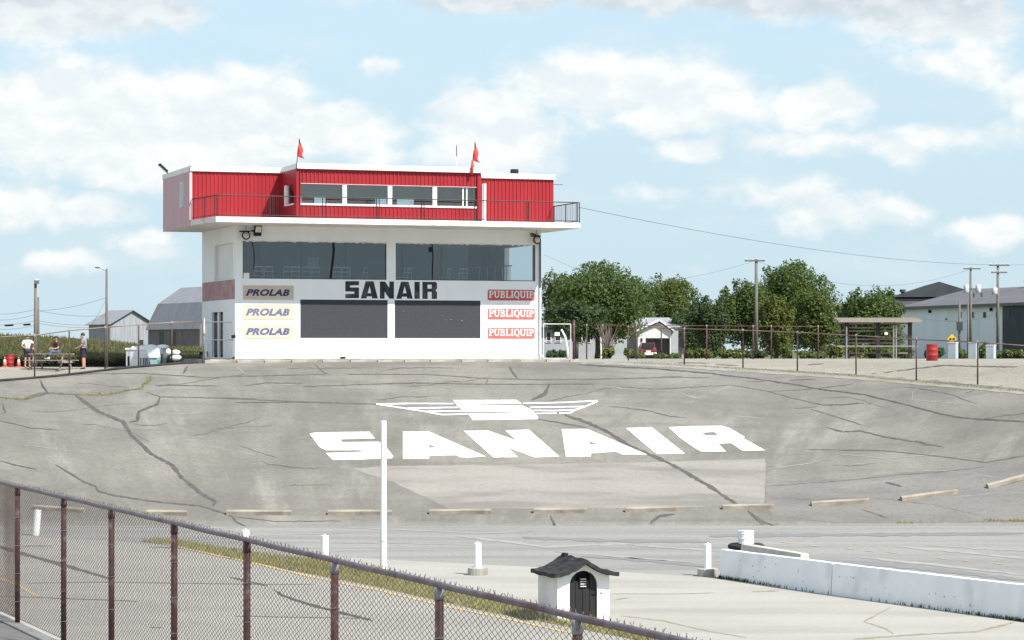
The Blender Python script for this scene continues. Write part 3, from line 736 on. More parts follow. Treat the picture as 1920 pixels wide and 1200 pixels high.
wl0, wl1 = front(455, 487)[0], front(725, 487)[0]
wr0, wr1 = front(742, 490)[0], front(1004, 492)[0]
wz0, wz1 = rel(front(590, 523.5)[1]), rel(front(590, 452.5)[1])
bl0, bl1, br0, br1 = front(563, 600)[0], front(727, 600)[0], front(740, 600)[0], front(901, 600)[0]
bz0, bz1 = rel(front(640, 634)[1]), rel(front(640, 562)[1])
mb = MB()
wall_open(mb, 0, UW, 0, Z_SL0, [(wl0, wl1, wz0, wz1), (wr0, wr1, wz0, wz1), (bl0, bl1, bz0, bz1), (br0, br1, bz0, bz1)], lambda a, z, s: (a, 0.25 * s, z))
mb.build('front_wall', M_WHITE, tower)
# left side wall with window, doorway
sv0, sv1 = side(440, 500)[0] + 0.02, side(402, 490)[0]
sz0, sz1 = rel(side(420, 526)[1]), rel(side(420, 456)[1])
dv0, dv1 = side(418, 620)[0], side(397, 620)[0]
dz1 = rel(side(408, 585)[1])
mb = MB()
wall_open(mb, 0.253, DEP, 0, Z_SL0, [(max(sv0, 0.4), sv1, sz0, sz1), (dv0, dv1, 0.05, dz1)], lambda a, z, s: (0.25 * s, a, z))
mb.build('side_wall', M_WHITE, tower)
mb = MB()
wall_open(mb, 0.253, DEP, 0, Z_SL0, [(0.5, 4.6, wz0, wz1)], lambda a, z, s: (UW - 0.25 * s, a, z))
mb.build('side_wall', M_WHITE, tower)
mb = MB(); wall_open(mb, 0.253, UW - 0.253, 0, Z_SL0, [], lambda a, z, s: (a, DEP - 0.003 - 0.2 * s, z)); mb.build('rear_wall', M_INT, tower)
# inside of the observation room
fl = wz0 - 0.30
MB().box(0.26, UW - 0.26, 0.26, DEP - 0.22, fl - 0.2, fl).build('room_floor', M_INTFL, tower)
MB().box(0.26, UW - 0.26, 0.26, DEP - 0.22, wz1 + 0.12, wz1 + 0.3).build('room_ceiling', M_INT, tower)
MB().box(0.262, 12.6, 3.6, 3.72, fl, wz1 + 0.12).build('room_partition', M_INT, tower)
for cu in (2.0, 4.1, 6.3, 9.2, 11.2):
    MB().box(cu - 0.03, cu + 0.03, 3.55, 3.597, fl, wz1 + 0.12).build('wall_batten', M_DARKMET, tower)
MB().box(4.4, 4.95, 3.56, 3.597, fl + 0.9, fl + 1.45).build('notice_board', M_TRIM, tower)
for nm, a0, a1 in (('window', wl0, wl1), ('window', wr0, wr1)):
    w = MB().box(a0, a1, 0.10, 0.112, wz0, wz1).build(nm, G_TOWER, tower)
    fr_ = MB()
    fr_.box(a0, a1, 0.06, 0.15, wz0, wz0 + 0.04); fr_.box(a0, a1, 0.06, 0.15, wz1 - 0.04, wz1)
    fr_.box(a0, a0 + 0.04, 0.062, 0.148, wz0 + .04, wz1 - .04); fr_.box(a1 - 0.04, a1, 0.062, 0.148, wz0 + .04, wz1 - .04)
    fr_.build('frame', M_DARKMET, w)
# loose black seal strips seen hanging in the panes
def seal(px, pts, r):
    MB().tube([(front(x, y)[0], 0.09, rel(front(x, y)[1])) for x, y in pts], r, 6).build('seal_strip', M_BLACK, tower)
seal(0, [(626, 454), (627, 470), (625, 488), (623, 505), (621, 522)], 0.055)
seal(0, [(811, 457), (813, 480), (812, 505), (812, 525)], 0.03)
seal(0, [(474, 454), (477, 470), (478, 490), (476, 505)], 0.02)
u_, z_ = front(808, 468); MB().box(u_ - .07, u_ + .05, 0.04, 0.088, rel(z_) - .12, rel(z_) + .12).build('bracket', M_BLACK, tower)
mb = MB(); u_, z_ = front(461.5, 517); mb.box(u_ - 0.13, u_ + 0.13, -0.10, 0.05, rel(z_) - .13, rel(z_) + .13).build('junction_box', M_TRIM, tower, bevel=0.01)
# ragged sealing along the top of the windows
for a0, a1 in ((wl0, wl1), (wr0, wr1)):
    mb = MB(); n = 46
    for i in range(n):
        x0, x1 = a0 + (a1 - a0) * i / n, a0 + (a1 - a0) * (i + 1) / n
        h = 0.03 + 0.05 * abs(math.sin(i * 1.7)) * random.random()
        mb.add([(x0, -0.002, wz1 + .015), (x1, -0.002, wz1 + .015), (x1, 0.055, wz1 - h), (x0, 0.055, wz1 - h)], [(0, 1, 2, 3)])
    mb.build('caulking', M_SLAB, tower)
# recessed scoring boards: block wall painted charcoal
for a0, a1 in ((bl0, bl1), (br0, br1)):
    MB().box(a0 - .02, a1 + .02, 0.03, 0.2, bz0 - .02, bz1 + .02).build('score_board', M_TAR if False else M_BOARD, tower)
    par = [c for c in tower.children if c.name.startswith('score_board')][-1]
    rows = 9; bh = (bz1 - bz0) / rows; bw = 0.42
    bm_me = None
    for r in range(rows):
        x = a0 + (0 if r % 2 else -bw / 2)
        while x < a1 - 0.01:
            xa, xb = max(x, a0) + .0012, min(x + bw, a1) - .0012
            if xb - xa > 0.05:
                full = abs((xb - xa) - (bw - .0024)) < 1e-4
                if full and bm_me is not None:
                    o = bpy.data.objects.new('block', bm_me); link(o, par); o.location = (xa, 0, bz0 + r * bh)
                else:
                    o = MB().box(0, xb - xa, 0.022, 0.03, .0012, bh - .0012).build('block', M_BOARD, par)
                    o.location = (xa, 0, bz0 + r * bh)
                    if full: bm_me = o.data
                o.location.y = random.uniform(-.002, .002)
            x += bw
M_CHIP = mat('chalky_chip', (.24, .24, .22), None, 3, .9)
for (x, y, w_, h_) in [(757, 583, 3, 3), (835, 600, 4, 1.6), (846, 599, 5, 2), (866, 601, 6, 3), (860, 607, 2, 1.5), (876, 570, 2, 2), (881, 570, 2, 2), (877, 585, 7, 1), (830, 591, 2, 3), (806, 581, 2, 2), (824, 601, 2, 1), (889, 631, 4, 1.5), (875, 632, 4, 1.5)]:
    u_, z_ = front(x, y); MB().box(u_ - w_ / 150, u_ + w_ / 150, 0.002, 0.0085, rel(z_) - h_ / 150, rel(z_) + h_ / 150).build('paint_chip', M_CHIP, tower)
# side window, band, door
w = MB().box(0.10, 0.112, max(sv0, .4), sv1, sz0, sz1).build('window', mat('beige_window_face', (0.62, 0.60, 0.55), (0.50, 0.52, 0.52), 0.5, 0.3), tower)  # opaque window face, beige mottled with grey
mb = MB(); mb.box(0.02, 0.1, max(sv0, .4), sv1, sz0, sz0 + .05); mb.box(0.02, 0.1, max(sv0, .4), sv1, sz1 - .05, sz1); mb.build('frame', M_TRIM, w)
b0, b1 = rel(side(410, 563)[1]), rel(side(410, 527)[1])
MB().box(-0.004, 0.05, 0.06, DEP - .1, b0, b1).build('painted_band', M_REDBAND, tower)
dmid = (dv0 + dv1) / 2
for (a, c) in ((dv0 + 0.02, dmid - .18), (dmid + .18, dv1 - .02)):
    dr = MB().box(0.12, 0.17, a, c, 0.06, dz1 - .03).build('door', M_BLACK, tower)
    MB().box(0.113, 0.118, a + .12, c - .12, 0.2, dz1 - .15).build('pane', M_WIN, dr)
MB().box(0.05, 0.2, dmid - .18, dmid + .18, 0.055, dz1 - .004).build('door_post', M_TRIM, tower)
MB().box(-0.01, 0.04, 0.10, 0.16, 1.0, 1.25).build('door_intercom', M_DARKMET, tower)

# balcony slab
UL, UR, VW, VS, VB = -1.93, 16.05, 0.8, -2.8, -2.0
mb = MB()
poly = [(-1.55, VS), (UR + .03, VS), (UR + .03, DEP), (UL, DEP), (UL, VW)]
mb.prism(poly, lambda p: (p[0], p[1], Z_SL0), lambda p: (p[0], p[1], Z_SL1))
mb.build('balcony_slab', M_SLAB, tower, bevel=0.02)
# upper storey: ribbed red cladding on a plain core
def ribbed(name, a0, a1, z0, z1, f, material, parent, ops=(), pitch=0.19, rib=0.055, dep=0.032):
    xs = [a0]; x = a0 + pitch * .6
    prof = [(a0, 0)]
    while x + rib + 0.02 < a1:
        prof += [(x - .012, 0), (x, dep), (x + rib, dep), (x + rib + .012, 0)]; x += pitch
    prof.append((a1, 0))
    mb_ = MB()
    def seg(xa, da, xb, db, z0_, z1_):
        mb_.add([f(xa, da, z0_), f(xb, db, z0_), f(xb, db, z1_), f(xa, da, z1_)], [(0, 1, 2, 3)])
    for (xa, da), (xb, db) in zip(prof[:-1], prof[1:]):
        xm = (xa + xb) / 2; cuts = [(z0, z1)]
        for (o0, o1, p0, p1) in ops:
            if o0 <= xm <= o1: cuts = [(z0, p0), (p1, z1)]
        for (c0, c1_) in cuts: seg(xa, da, xb, db, c0, c1_)
    return mb_.build(name, material, parent, fix=False)
bu0, bu1 = front(555.5, 350, VB)[0], front(902, 350, VB)[0]
FZ = Z_TOP - 0.30
core = MB()
wall_open(core, UL, bu0 + .2, Z_SL1, Z_TOP - .05, [], lambda a, z, s: (a, VW + 0.12 * s, z))
wall_open(core, bu1 - .2, UR, Z_SL1, Z_TOP - .05, [], lambda a, z, s: (a, VW + 0.12 * s, z))
core.box(UL, UL + .12, VW + .123, DEP, Z_SL1, Z_TOP - .05); core.box(UR - .12, UR, VW + .123, DEP, Z_SL1, Z_TOP - .05)
wall_open(core, UL + .123, UR - .123, Z_SL1, Z_TOP - .05, [(3.0, 6.3, Z_SL1 + .8, Z_TOP - .6), (7.4, 11.0, Z_SL1 + .8, Z_TOP - .6)], lambda a, z, s: (a, DEP - .12 + .12 * s, z))
core.build('upper_wall', M_RED, tower)
ribbed('cladding', UL + .06, bu0 - .002, Z_SL1 + .02, FZ, lambda a, d, z: (a, VW - .004 - d, z), M_RED, tower)
ribbed('cladding', bu1 + .002, UR - .02, Z_SL1 + .02, FZ, lambda a, d, z: (a, VW - .004 - d, z), M_RED, tower)
lw = side(342, 365, UL)[0]; lz0, lz1 = rel(side(342, 388, UL)[1]), rel(side(342, 342, UL)[1])
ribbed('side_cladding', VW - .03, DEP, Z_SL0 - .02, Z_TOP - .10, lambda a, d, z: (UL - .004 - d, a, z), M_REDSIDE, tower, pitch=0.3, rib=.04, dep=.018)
sw = MB().box(UL - .06, UL + .02, lw - .30, lw + .30, lz0, lz1).build('window', M_TRIM, tower)
MB().box(UL - .066, UL - .061, lw - .24, lw + .2, lz0 + .06, lz1 - .06).build('pane', mat('blue_grey_pane', (0.20, 0.24, 0.28), None, 1, .2), sw)
MB().box(UL - .055, UL + .07, VW - .06, VW + .055, Z_SL1 + .005, Z_TOP - .12).build('corner_trim', M_REDSIDE, tower)
# control booth bay
bz_0, bz_1 = rel(front(600, 381, VB)[1]), rel(front(600, 345.5, VB)[1])
ou0, ou1 = front(564, 360, VB)[0], front(893, 360, VB)[0]
bc = MB()
wall_open(bc, bu0, bu1, Z_SL1 + .003, Z_TOP - .06, [(ou0, ou1, bz_0, bz_1)], lambda a, z, s: (a, VB + .12 * s, z))
sx0, sx1 = VB + 0.42, VB + 2.1
wall_open(bc, VB + .123, VW + .5, Z_SL1 + .003, Z_TOP - .06, [(sx0, sx1, bz_0 - .06, bz_1 + .03)], lambda a, z, s: (bu0 + .12 * s, a, z))
wall_open(bc, VB + .123, VW + .5, Z_SL1 + .003, Z_TOP - .06, [], lambda a, z, s: (bu1 - .12 * s, a, z))
bc.build('booth_wall', M_RED, tower)
for za_, zb2 in ((Z_SL1 + .02, bz_0 - .03), (bz_1 + .03, FZ)):
    ribbed('cladding', ou0 - .04, ou1 + .04, za_, zb2, lambda a, d, z: (a, VB - .004 - d, z), M_RED, tower)
for a, c in ((bu0, ou0 - .06), (ou1 + .06, bu1)):
    MB().box(a, c, VB - .045, VB - .003, Z_SL1 + .01, FZ).build('corner_trim', M_RED, tower)
MB().box(bu0 - .01, bu0 + .11, VB - .06, VB - .047, Z_SL1 + .012, FZ).build('downpipe', M_RED, tower)
for a in (ou0 - .055, ou1 + .04):
    MB().tube([(a, VB - .07, Z_SL1 + .02), (a, VB - .07, FZ)], .03, 6).build('downpipe', mat('dark_red_pipe', (0.16, .02, .022), None, 2, .5), tower)
# booth panes and mullions
mull = [(642, 650), (727, 735), (811, 819)]
edges = [564] + [x for m_ in mull for x in m_] + [893]
for i in range(0, len(edges), 2):
    a, c = front(edges[i], 362, VB)[0], front(edges[i + 1], 362, VB)[0]
    MB().box(a, c, VB + .05, VB + .062, bz_0, bz_1).build('window', G_UP, tower)
for x0, x1 in mull:
    a, c = front(x0, 362, VB)[0], front(x1, 362, VB)[0]
    MB().box(a, c, VB - .03, VB + .1, bz_0, bz_1).build('mullion', M_TRIM, tower)
for x0 in (868.5, 875.5):
    a = front(x0, 362, VB)[0]; MB().box(a - .03, a + .03, VB + .02, VB + .09, bz_0, bz_1).build('mullion', M_TRIM, tower)
mb = MB(); mb.box(ou0 - .06, ou1 + .06, VB - .06, VB - .002, bz_0 - .10, bz_0 - .01); mb.build('sill', M_TRIM, tower)
MB().box(ou0 - .03, ou1 + .03, VB - .05, VB - .002, bz_1 + .005, bz_1 + .035).build('window_head', mat('faded_trim', (0.62, .42, .42), None, 2, .7), tower)
sw = MB().box(bu0 + .04, bu0 + .05, sx0, sx1, bz_0 - .06, bz_1 + .03).build('window', G_UP, tower)
mb = MB(); mb.box(bu0 - .04, bu0 + .1, sx1 - .35, sx1, bz_0 - .06, bz_1 + .03); mb.box(bu0 - .04, bu0 + .1, sx0, sx1 - .352, bz_0 - .06, bz_0); mb.build('frame', M_TRIM, sw)
# booth interior (far windows bring daylight in)
bi = MB(); wall_open(bi, bu0 + .13, bu1 - .13, Z_SL1 + .01, Z_TOP - .1, [(bu0 + .8, bu0 + 1.9, bz_0 + .1, bz_1 - .2), (bu0 + 2.5, bu0 + 3.6, bz_0 + .1, bz_1 - .2), (bu0 + 5.6, bu0 + 6.2, bz_0 + .1, bz_1 - .2), (bu0 + 6.7, bu0 + 7.6, bz_0 + .1, bz_1 - .2)], lambda a, z, s: (a, 4.2 + .1 * s, z))
bi.build('booth_rear_wall', M_INT, tower)
# fascias / roofs
def fascia(name, poly, z0, z1):
    m_ = MB(); m_.prism(poly, lambda p: (p[0], p[1], z0), lambda p: (p[0], p[1], z1)); return m_.build(name, M_TRIM, tower, bevel=.015)
fascia('roof', [(UL - .03, VW - .12), (bu0 - .005, VW - .12), (bu0 - .005, VW + .3), (bu1 + .005, VW + .3), (bu1 + .005, VW - .12), (UR + .04, VW - .12), (UR + .04, DEP + .05), (UL - .03, DEP + .05)], FZ + .02, Z_TOP - .03)
fascia('roof', [(bu0 - .003, VB - .16), (bu1 + .003, VB - .16), (bu1 + .003, VW + .28), (bu0 - .003, VW + .28)], FZ + .05, Z_TOP)
MB().box(UL - .03, UL + .1, VW - .16, VW - .03, Z_TOP - .03, Z_TOP + .08).build('roof_upstand', M_TRIM, tower)
u_, z_ = front(964.5, 317, 2.0)
vb = MB().box(u_ - .16, u_ + .16, 1.85, 2.15, Z_TOP - .03, Z_TOP + .28).build('roof_vent', M_BLACK, tower)
MB().box(UR, UR + .55, 1.0, 1.03, FZ - .20, FZ - .17).build('cable_arm', M_DARKMET, tower)
u_ = front(907.5, 380, VW)[0]; mb = MB(); mb.box(u_ - .06, u_ + .06, VW - .16, VW - .04, Z_SL1 + .01, FZ - .25); mb.build('door_frame', M_TRIM, tower)
MB().box(u_ - .14, u_ - .062, VW - .12, VW - .04, Z_SL1 + .01, FZ - .26).build('door_edge', M_SIDING, tower)
# balcony railing
rail = MB()
RT = Z_SL1 + 0.97
corner = [(UL + .05, VW - .1), (-1.47, VS + .06), (UR - .05, VS + .06), (UR - .05, VW - .1)]
for a, c in zip(corner[:-1], corner[1:]):
    rail.tube([(a[0], a[1], RT), (c[0], c[1], RT)], .026, 6); rail.tube([(a[0], a[1], Z_SL1 + .09), (c[0], c[1], Z_SL1 + .09)], .02, 6)
railing = rail.build('balcony_railing', M_RAILDARK, tower)
posts = [(corner[0][0] + .05, corner[0][1] - .1), ((corner[0][0] + corner[1][0]) / 2, (corner[0][1] + corner[1][1]) / 2)]
for x in (402, 407, 506, 511, 605, 611, 706, 711, 790, 795, 890, 894.5, 986.5, 991, 1082, 1086.5):
    posts.append((front(x, 390, VS + .06)[0], VS + .06))
posts += [(UR - .05, VW - .2), (UR - .05, -1.0)]
for (a, c) in posts:
    MB().tube([(a, c, Z_SL1), (a, c, RT)], .023, 6).build('post', M_RAILDARK, railing)
# fine wire infill of the railing
mw = MB()
for a, c in zip(corner[:-1], corner[1:]):
    L = math.hypot(c[0] - a[0], c[1] - a[1]); n = int(L / .09)
    for i in range(n):
        t = (i + .5) / n; x, y = a[0] + (c[0] - a[0]) * t, a[1] + (c[1] - a[1]) * t
        mw.tube([(x, y, Z_SL1 + .09), (x, y, RT)], .0045, 3, False)
tag(mw.build('wire_infill', mat('red_brown_wire', (.10, .02, .022), None, 3, .6), railing), kind='stuff')
# drain pipe on the right corner
u_ = UW - .06
MB().tube([(u_ - .5, -.08, Z_SL0 - .16), (u_ - .12, -.08, Z_SL0 - .22), (u_, -.08, Z_SL0 - .5), (u_, -.08, rel(front(1012, 540)[1]))], .045, 8).build('downpipe', M_DARKMET, tower)
MB().tube([(u_, -.08, rel(front(1012, 540)[1])), (u_, -.08, .2), (u_ + .1, -.18, .05)], .055, 8).build('downpipe', M_TRIM, tower)
mb = MB()
for (x, y) in [(643, 669)]:
    u_, z_ = front(x, y); mb.box(u_ - .12, u_ + .12, -.06, -.002, .02, .1)
mb.build('floor_drain', M_BLACK, tower)
# concrete pad in front of the tower, laid in bays
pad_u0, pad_u1 = front(384, 676, -.9)[0], front(1086, 676, -.9)[0]
MB().box(pad_u0 + .3, pad_u1 - .3, -.55, DEP + .3, -1.2, -.02).build('foundation_pad', M_CONC, tower)
x = pad_u0; i = 0
while x < pad_u1 - .1:
    w_ = min(random.uniform(1.2, 1.7), pad_u1 - x)
    o = MB().box(0, w_ - .03, 0, .4, 0, .32).build('kerb_slab', M_CONC, tower, bevel=.02)
    o.location = (x, -.95 + random.uniform(-.02, .02), -.37 + random.uniform(-.015, .012)); o.rotation_euler = (0, random.uniform(-.006, .006), random.uniform(-.01, .01))
    x += w_
# wall lettering
u0, z0 = front(640, 515)
ltr = MB()
def zL(pts): return [(front(640 + x / 10.105, 515 + y / 10.105)) for x, y in pts]
def flat_poly(name, outer, holes, f, material, parent):
    allp = list(outer) + [p for h in holes for p in h]
    tri = tessellate_polygon([[Vector((p[0], p[1], 0)) for p in outer]] + [[Vector((p[0], p[1], 0)) for p in h] for h in holes])
    m_ = MB(); m_.add([f(p) for p in allp], [tuple(t) for t in tri]); return m_.build(name, material, parent)
for outer, holes in [
        ([(75, 130), (82, 123), (335, 123), (335, 197), (162, 205), (162, 242), (320, 242), (335, 256), (335, 430), (322, 445), (75, 445), (75, 366), (245, 362), (245, 320), (90, 320), (75, 306)], []),
        ([(460, 125), (610, 125), (692, 450), (580, 450), (575, 412), (485, 412), (478, 450), (368, 450)], [[(535, 212), (566, 350), (500, 350)]]),
        ([(730, 130), (828, 130), (908, 248), (910, 130), (997, 130), (997, 455), (912, 455), (820, 322), (818, 455), (730, 455)], []),
        ([(1130, 135), (1275, 135), (1352, 457), (1250, 457), (1240, 418), (1150, 418), (1140, 457), (1042, 457)], [[(1200, 213), (1236, 352), (1165, 352)]]),
        ([(1385, 135), (1485, 135), (1485, 458), (1385, 458)], []),
        ([(1535, 135), (1782, 135), (1812, 162), (1812, 262), (1785, 298), (1812, 330), (1812, 460), (1713, 460), (1713, 325), (1635, 325), (1635, 460), (1535, 460)], [[(1632, 190), (1712, 190), (1712, 265), (1632, 265)]])]:
    flat_poly('letter', zL(outer), [zL(h) for h in holes], lambda p: (p[0], -.004, rel(p[1])), M_LETTER, tower)

# ---- sponsor boards on the front wall
def text_mesh(body, size, bold=0.0, shear=0.0, space=1.0):
    cu = bpy.data.curves.new('txt', 'FONT'); cu.body = body; cu.size = size; cu.offset = bold; cu.shear = shear; cu.space_character = space
    cu.resolution_u = 4
    o = bpy.data.objects.new('txt', cu); COL.objects.link(o)
    dg = bpy.context.evaluated_depsgraph_get(); m_ = bpy.data.meshes.new_from_object(o.evaluated_get(dg))
    bpy.data.objects.remove(o); return m_
def fit(me_, w, h):
    co = np.empty(len(me_.vertices) * 3, np.float32); me_.vertices.foreach_get('co', co); co = co.reshape(-1, 3)
    mn, mx_ = co.min(0), co.max(0)
    co[:, 0] = (co[:, 0] - mn[0]) / (mx_[0] - mn[0]) * w; y = (co[:, 1] - mn[1]) / (mx_[1] - mn[1]) * h
    co[:, 2] = y; co[:, 1] = 0; me_.vertices.foreach_set('co', co.ravel()); me_.update(); return me_
def on_wall(px0, py0, px1, py1):
    a, z1_ = front(px0, py0); c, z0_ = front(px1, py1); a2, z0_ = front(px0, py1)
    return a, c, rel(z0_), rel(z1_)
def wallpos(u, v, z): return tower.matrix_basis @ Vector((u, v, z)) if False else (P0 + EU * u + EV * v + Vector((0, 0, TZ + z)))
where = [('top', 'in the shadow of the balcony'), ('middle', 'in full sun'), ('bottom', 'lowest of three')]
for i, (y0, y1, m_) in enumerate([(535, 561.5, M_NAVY), (571, 599, M_NAVY2), (608, 635, M_NAVY3)]):
    a, c, z0_, z1_ = on_wall(455.5, y0, 550.5, y1)
    s = MB().box(0, c - a, -.02, -.002, 0, z1_ - z0_).build('sponsor_sign', M_BEIGE, None, bevel=.004)
    s.location = wallpos(a, 0, z0_); s.rotation_euler = (0, 0, TA)
    tag(s, f'cream board with slanted navy lettering, {["top", "middle", "bottom"][i]} one of three on the left', 'sign', 'cream sponsor boards')
    tm = fit(text_mesh('PROLAB', 1, .05, .3, 1.06), (c - a) * .865, (z1_ - z0_) * .49)
    tm.materials.clear(); tm.materials.append(m_)
    o = bpy.data.objects.new('lettering', tm); link(o, s); o.location = ((c - a) * .055, -.0235, (z1_ - z0_) * .255)
def serif_word(w, h):
    """bold slab-serif caps: bold strokes with bracket serifs"""
    word = 'PUBLIQUIP'; adv = dict(P=.92, U=1.12, B=1.0, L=.92, I=.55, Q=1.1)
    tot = sum(adv[ch] for ch in word); mb_ = MB(); x = 0
    sc = w / tot
    def R(x0, x1, z0, z1): mb_.add([(x + x0 * sc, 0, z0 * h), (x + x1 * sc, 0, z0 * h), (x + x1 * sc, 0, z1 * h), (x + x0 * sc, 0, z1 * h)], [(0, 1, 2, 3)])
    def ring(cx, cz, rx, rz, tx, tz, a0, a1, n=14):
        for i in range(n):
            t0, t1 = math.radians(a0 + (a1 - a0) * i / n), math.radians(a0 + (a1 - a0) * (i + 1) / n)
            q = [(cx + rx * math.cos(t), cz + rz * math.sin(t)) for t in (t0, t1)] + [(cx + (rx - tx) * math.cos(t), cz + (rz - tz) * math.sin(t)) for t in (t1, t0)]
            mb_.add([(x + p[0] * sc, 0, p[1] * h) for p in q], [(0, 1, 2, 3)])
    for ch in word:
        if ch == 'P': R(.14, .40, .1, .9); R(.04, .52, 0, .11); R(.04, .40, .89, 1); R(.40, .55, .89, 1); R(.40, .55, .40, .5); ring(.52, .70, .34, .30, .20, .11, -90, 90)
        elif ch == 'U': R(.12, .36, .3, .9); R(.02, .48, .89, 1); R(.78, .96, .3, .9); R(.68, 1.08, .89, 1); ring(.54, .32, .42, .32, .22, .16, 180, 360)
        elif ch == 'B': R(.14, .38, .1, .9); R(.04, .52, 0, .11); R(.04, .52, .89, 1); R(.38, .55, .46, .57); ring(.50, .745, .32, .255, .20, .11, -90, 90); ring(.52, .265, .40, .265, .22, .11, -90, 90)
        elif ch == 'L': R(.14, .38, .1, .9); R(.04, .50, .89, 1); R(.04, .86, 0, .12); R(.74, .88, .0, .34)
        elif ch == 'I': R(.15, .40, .1, .9); R(.05, .50, 0, .11); R(.05, .50, .89, 1)
        elif ch == 'Q': ring(.55, .5, .50, .52, .23, .13, 0, 360, 24); mb_.add([(x + p[0] * sc, 0, p[1] * h) for p in [(.46, .18), (.66, .18), (1.04, -.12), (.80, -.16)]], [(0, 1, 2, 3)])
        x += adv[ch] * sc
    return mb_
def round_rect(w, h, r, n=5):
    pts = []
    for cx, cz, a in ((w - r, r, -90), (w - r, h - r, 0), (r, h - r, 90), (r, r, 180)):
        for i in range(n + 1):
            t = math.radians(a + 90 * i / n); pts.append((cx + r * math.cos(t), cz + r * math.sin(t)))
    return pts
for i, (y0, y1, m_) in enumerate([(543, 563, M_SIGNRED), (578.5, 598.5, M_SIGNRED2), (614.5, 634.5, M_SIGNRED2)]):
    a, c, z0_, z1_ = on_wall(914.5, y0, 1002.5, y1); w_, h_ = c - a, z1_ - z0_
    mb = MB(); mb.prism(round_rect(w_, h_, .07), lambda p: (p[0], -.002, p[1]), lambda p: (p[0], -.022, p[1]))
    s = mb.build('sponsor_sign', m_, None)
    s.location = wallpos(a, 0, z0_); s.rotation_euler = (0, 0, TA)
    tag(s, ['red rounded board with white serif lettering, top one of three on the right', 'red rounded board with white serif lettering, middle one of three on the right', 'red rounded board with white serif lettering, bottom one of three on the right'][i], 'sign', 'red sponsor boards')
    o = serif_word(w_ * .965, h_ * .66).build('lettering', M_PRINTW, s); o.location = (w_ * .018, -.0245, h_ * .235)

# ---- floodlights, flags, aerial
def floodlight(u, v, z, kind, label, yaw=0, pitch=0.35):
    e = empty('floodlight', wallpos(u, v, z), TA + yaw, label, 'floodlight', 'floodlights on the tower')
    if kind == 'round':
        mb_ = MB(); mb_.lathe([(.06, .20), (.15, .16), (.20, .04), (.205, 0)], 16)
        rot = Matrix.Rotation(math.radians(90) - pitch * .4, 3, 'X')
        mb_.v = [tuple(rot @ Vector((p[0], p[1], -p[2])) * -1 if False else rot @ Vector((p[0], p[1], -p[2]))) for p in mb_.v]
        mb_.build('housing', M_BLACK, e, True)
        l_ = MB(); l_.lathe([(.145, -.012), (.15, .012), (.0, .03)], 16)
        l_.v = [tuple(rot @ Vector((p[0], p[1], p[2]))) for p in l_.v]; l_.build('lens', M_LAMP, e, True)
        MB().box(-.30, .20, .02, .12, .16, .22).build('bracket', M_BLACK, e)
        MB().tube([(0, .06, .2), (0.02, .1, .5)], .03, 6).build('stem', M_GALV, e)
    else:
        rot = Matrix.Rotation(-pitch, 3, 'X')
        MB().box(-.18, .18, -.02, .12, -.24, .24, rot).build('housing', M_BLACK, e, bevel=.02)
        MB().box(-.145, .145, -.03, -.022, -.06, .21, rot).build('lens', M_LAMP, e)
        MB().box(-.32, -.18, 0.0, .08, -.04, .04).build('bracket', M_BLACK, e)
    return e
u_, z_ = front(461.5, 441.5, -.35); floodlight(u_, -.35, rel(z_), 'round', 'round black floodlight under the balcony at the left corner of the tower')
u_, z_ = front(484, 433, -.35); floodlight(u_, -.35, rel(z_), 'square', 'square black floodlight next to the round one under the balcony', .15, -.25)
u_, z_ = front(1007.5, 450, -.35); floodlight(u_, -.35, rel(z_), 'round', 'round black floodlight at the right corner of the tower under the balcony', .1)
v_, z_ = side(299, 306, UL + .1)
e = empty('floodlight', wallpos(UL + .12, DEP - .5, Z_TOP - .03), TA, 'slim black floodlight panel tilted up on the left edge of the roof', 'floodlight', 'floodlights on the tower')
MB().tube([(0, 0, 0), (-.04, 0, .16)], .035, 6).build('stem', M_BLACK, e)
MB().box(-.27, .27, -.16, .16, -.05, .05, Matrix.Rotation(math.radians(42), 3, 'Y'), (-.22, 0, .30)).build('housing', M_BLACK, e, bevel=.02)
MB().box(-.22, .22, -.13, .13, -.056, -.051, Matrix.Rotation(math.radians(42), 3, 'Y'), (-.22, 0, .30)).build('lens', M_LAMP, e)

def flag(u, v, zb, zt, label, lean):
    e = empty('flag', wallpos(u, v, zb), TA, label, 'flag', 'red flags on the booth roof')
    h = zt - zb
    MB().tube([(0, 0, 0), (lean * .5, 0, h * .5), (lean, 0, h)], [.022, .018, .01], 6).build('pole', M_RAILDARK, e)
    n = 12; mb_ = MB(); vs = []
    for i in range(n + 1):
        t = i / n; z = h * (.46 + .53 * t); x0 = lean * (z / h)
        wd = .34 * (1 - t) ** .8 * (1 - .25 * math.sin(t * 9)) + .01
        for k_ in range(4):
            s = k_ / 3; vs.append((x0 + wd * s - .02, .05 * math.sin(s * 5 + t * 6) , z - .12 * s * (1 - t)))
    for off in (0, .008):
        mb_.add([(x, y + off, z) for x, y, z in vs], [(i * 4 + k_, i * 4 + k_ + 1, (i + 1) * 4 + k_ + 1, (i + 1) * 4 + k_) for i in range(n) for k_ in range(3)])
    mb_.build('cloth', M_FLAG, e, True)
    return e
flag(front(555, 320, VB - .2)[0], VB - .2, FZ - .1, Z_TOP + 1.13, 'furled red flag on a leaning pole at the left corner of the booth roof', .16)
e2 = flag(front(884, 322, VB - .2)[0], VB - .2, FZ - .1, Z_TOP + 1.2, 'furled red flag on a leaning pole at the right corner of the booth roof', .18)
MB().tube([(0.0, -.03, .05), (.04, -.04, .5), (.03, -.03, .75)], [.06, .07, .03], 6).build('wrapped_cloth', M_FLAG, e2, True)
e = empty('aerial', wallpos(front(856, 315, 1.5)[0], 1.5, Z_TOP - .02), TA, 'thin white aerial mast with a dark tip on the booth roof', 'aerial')
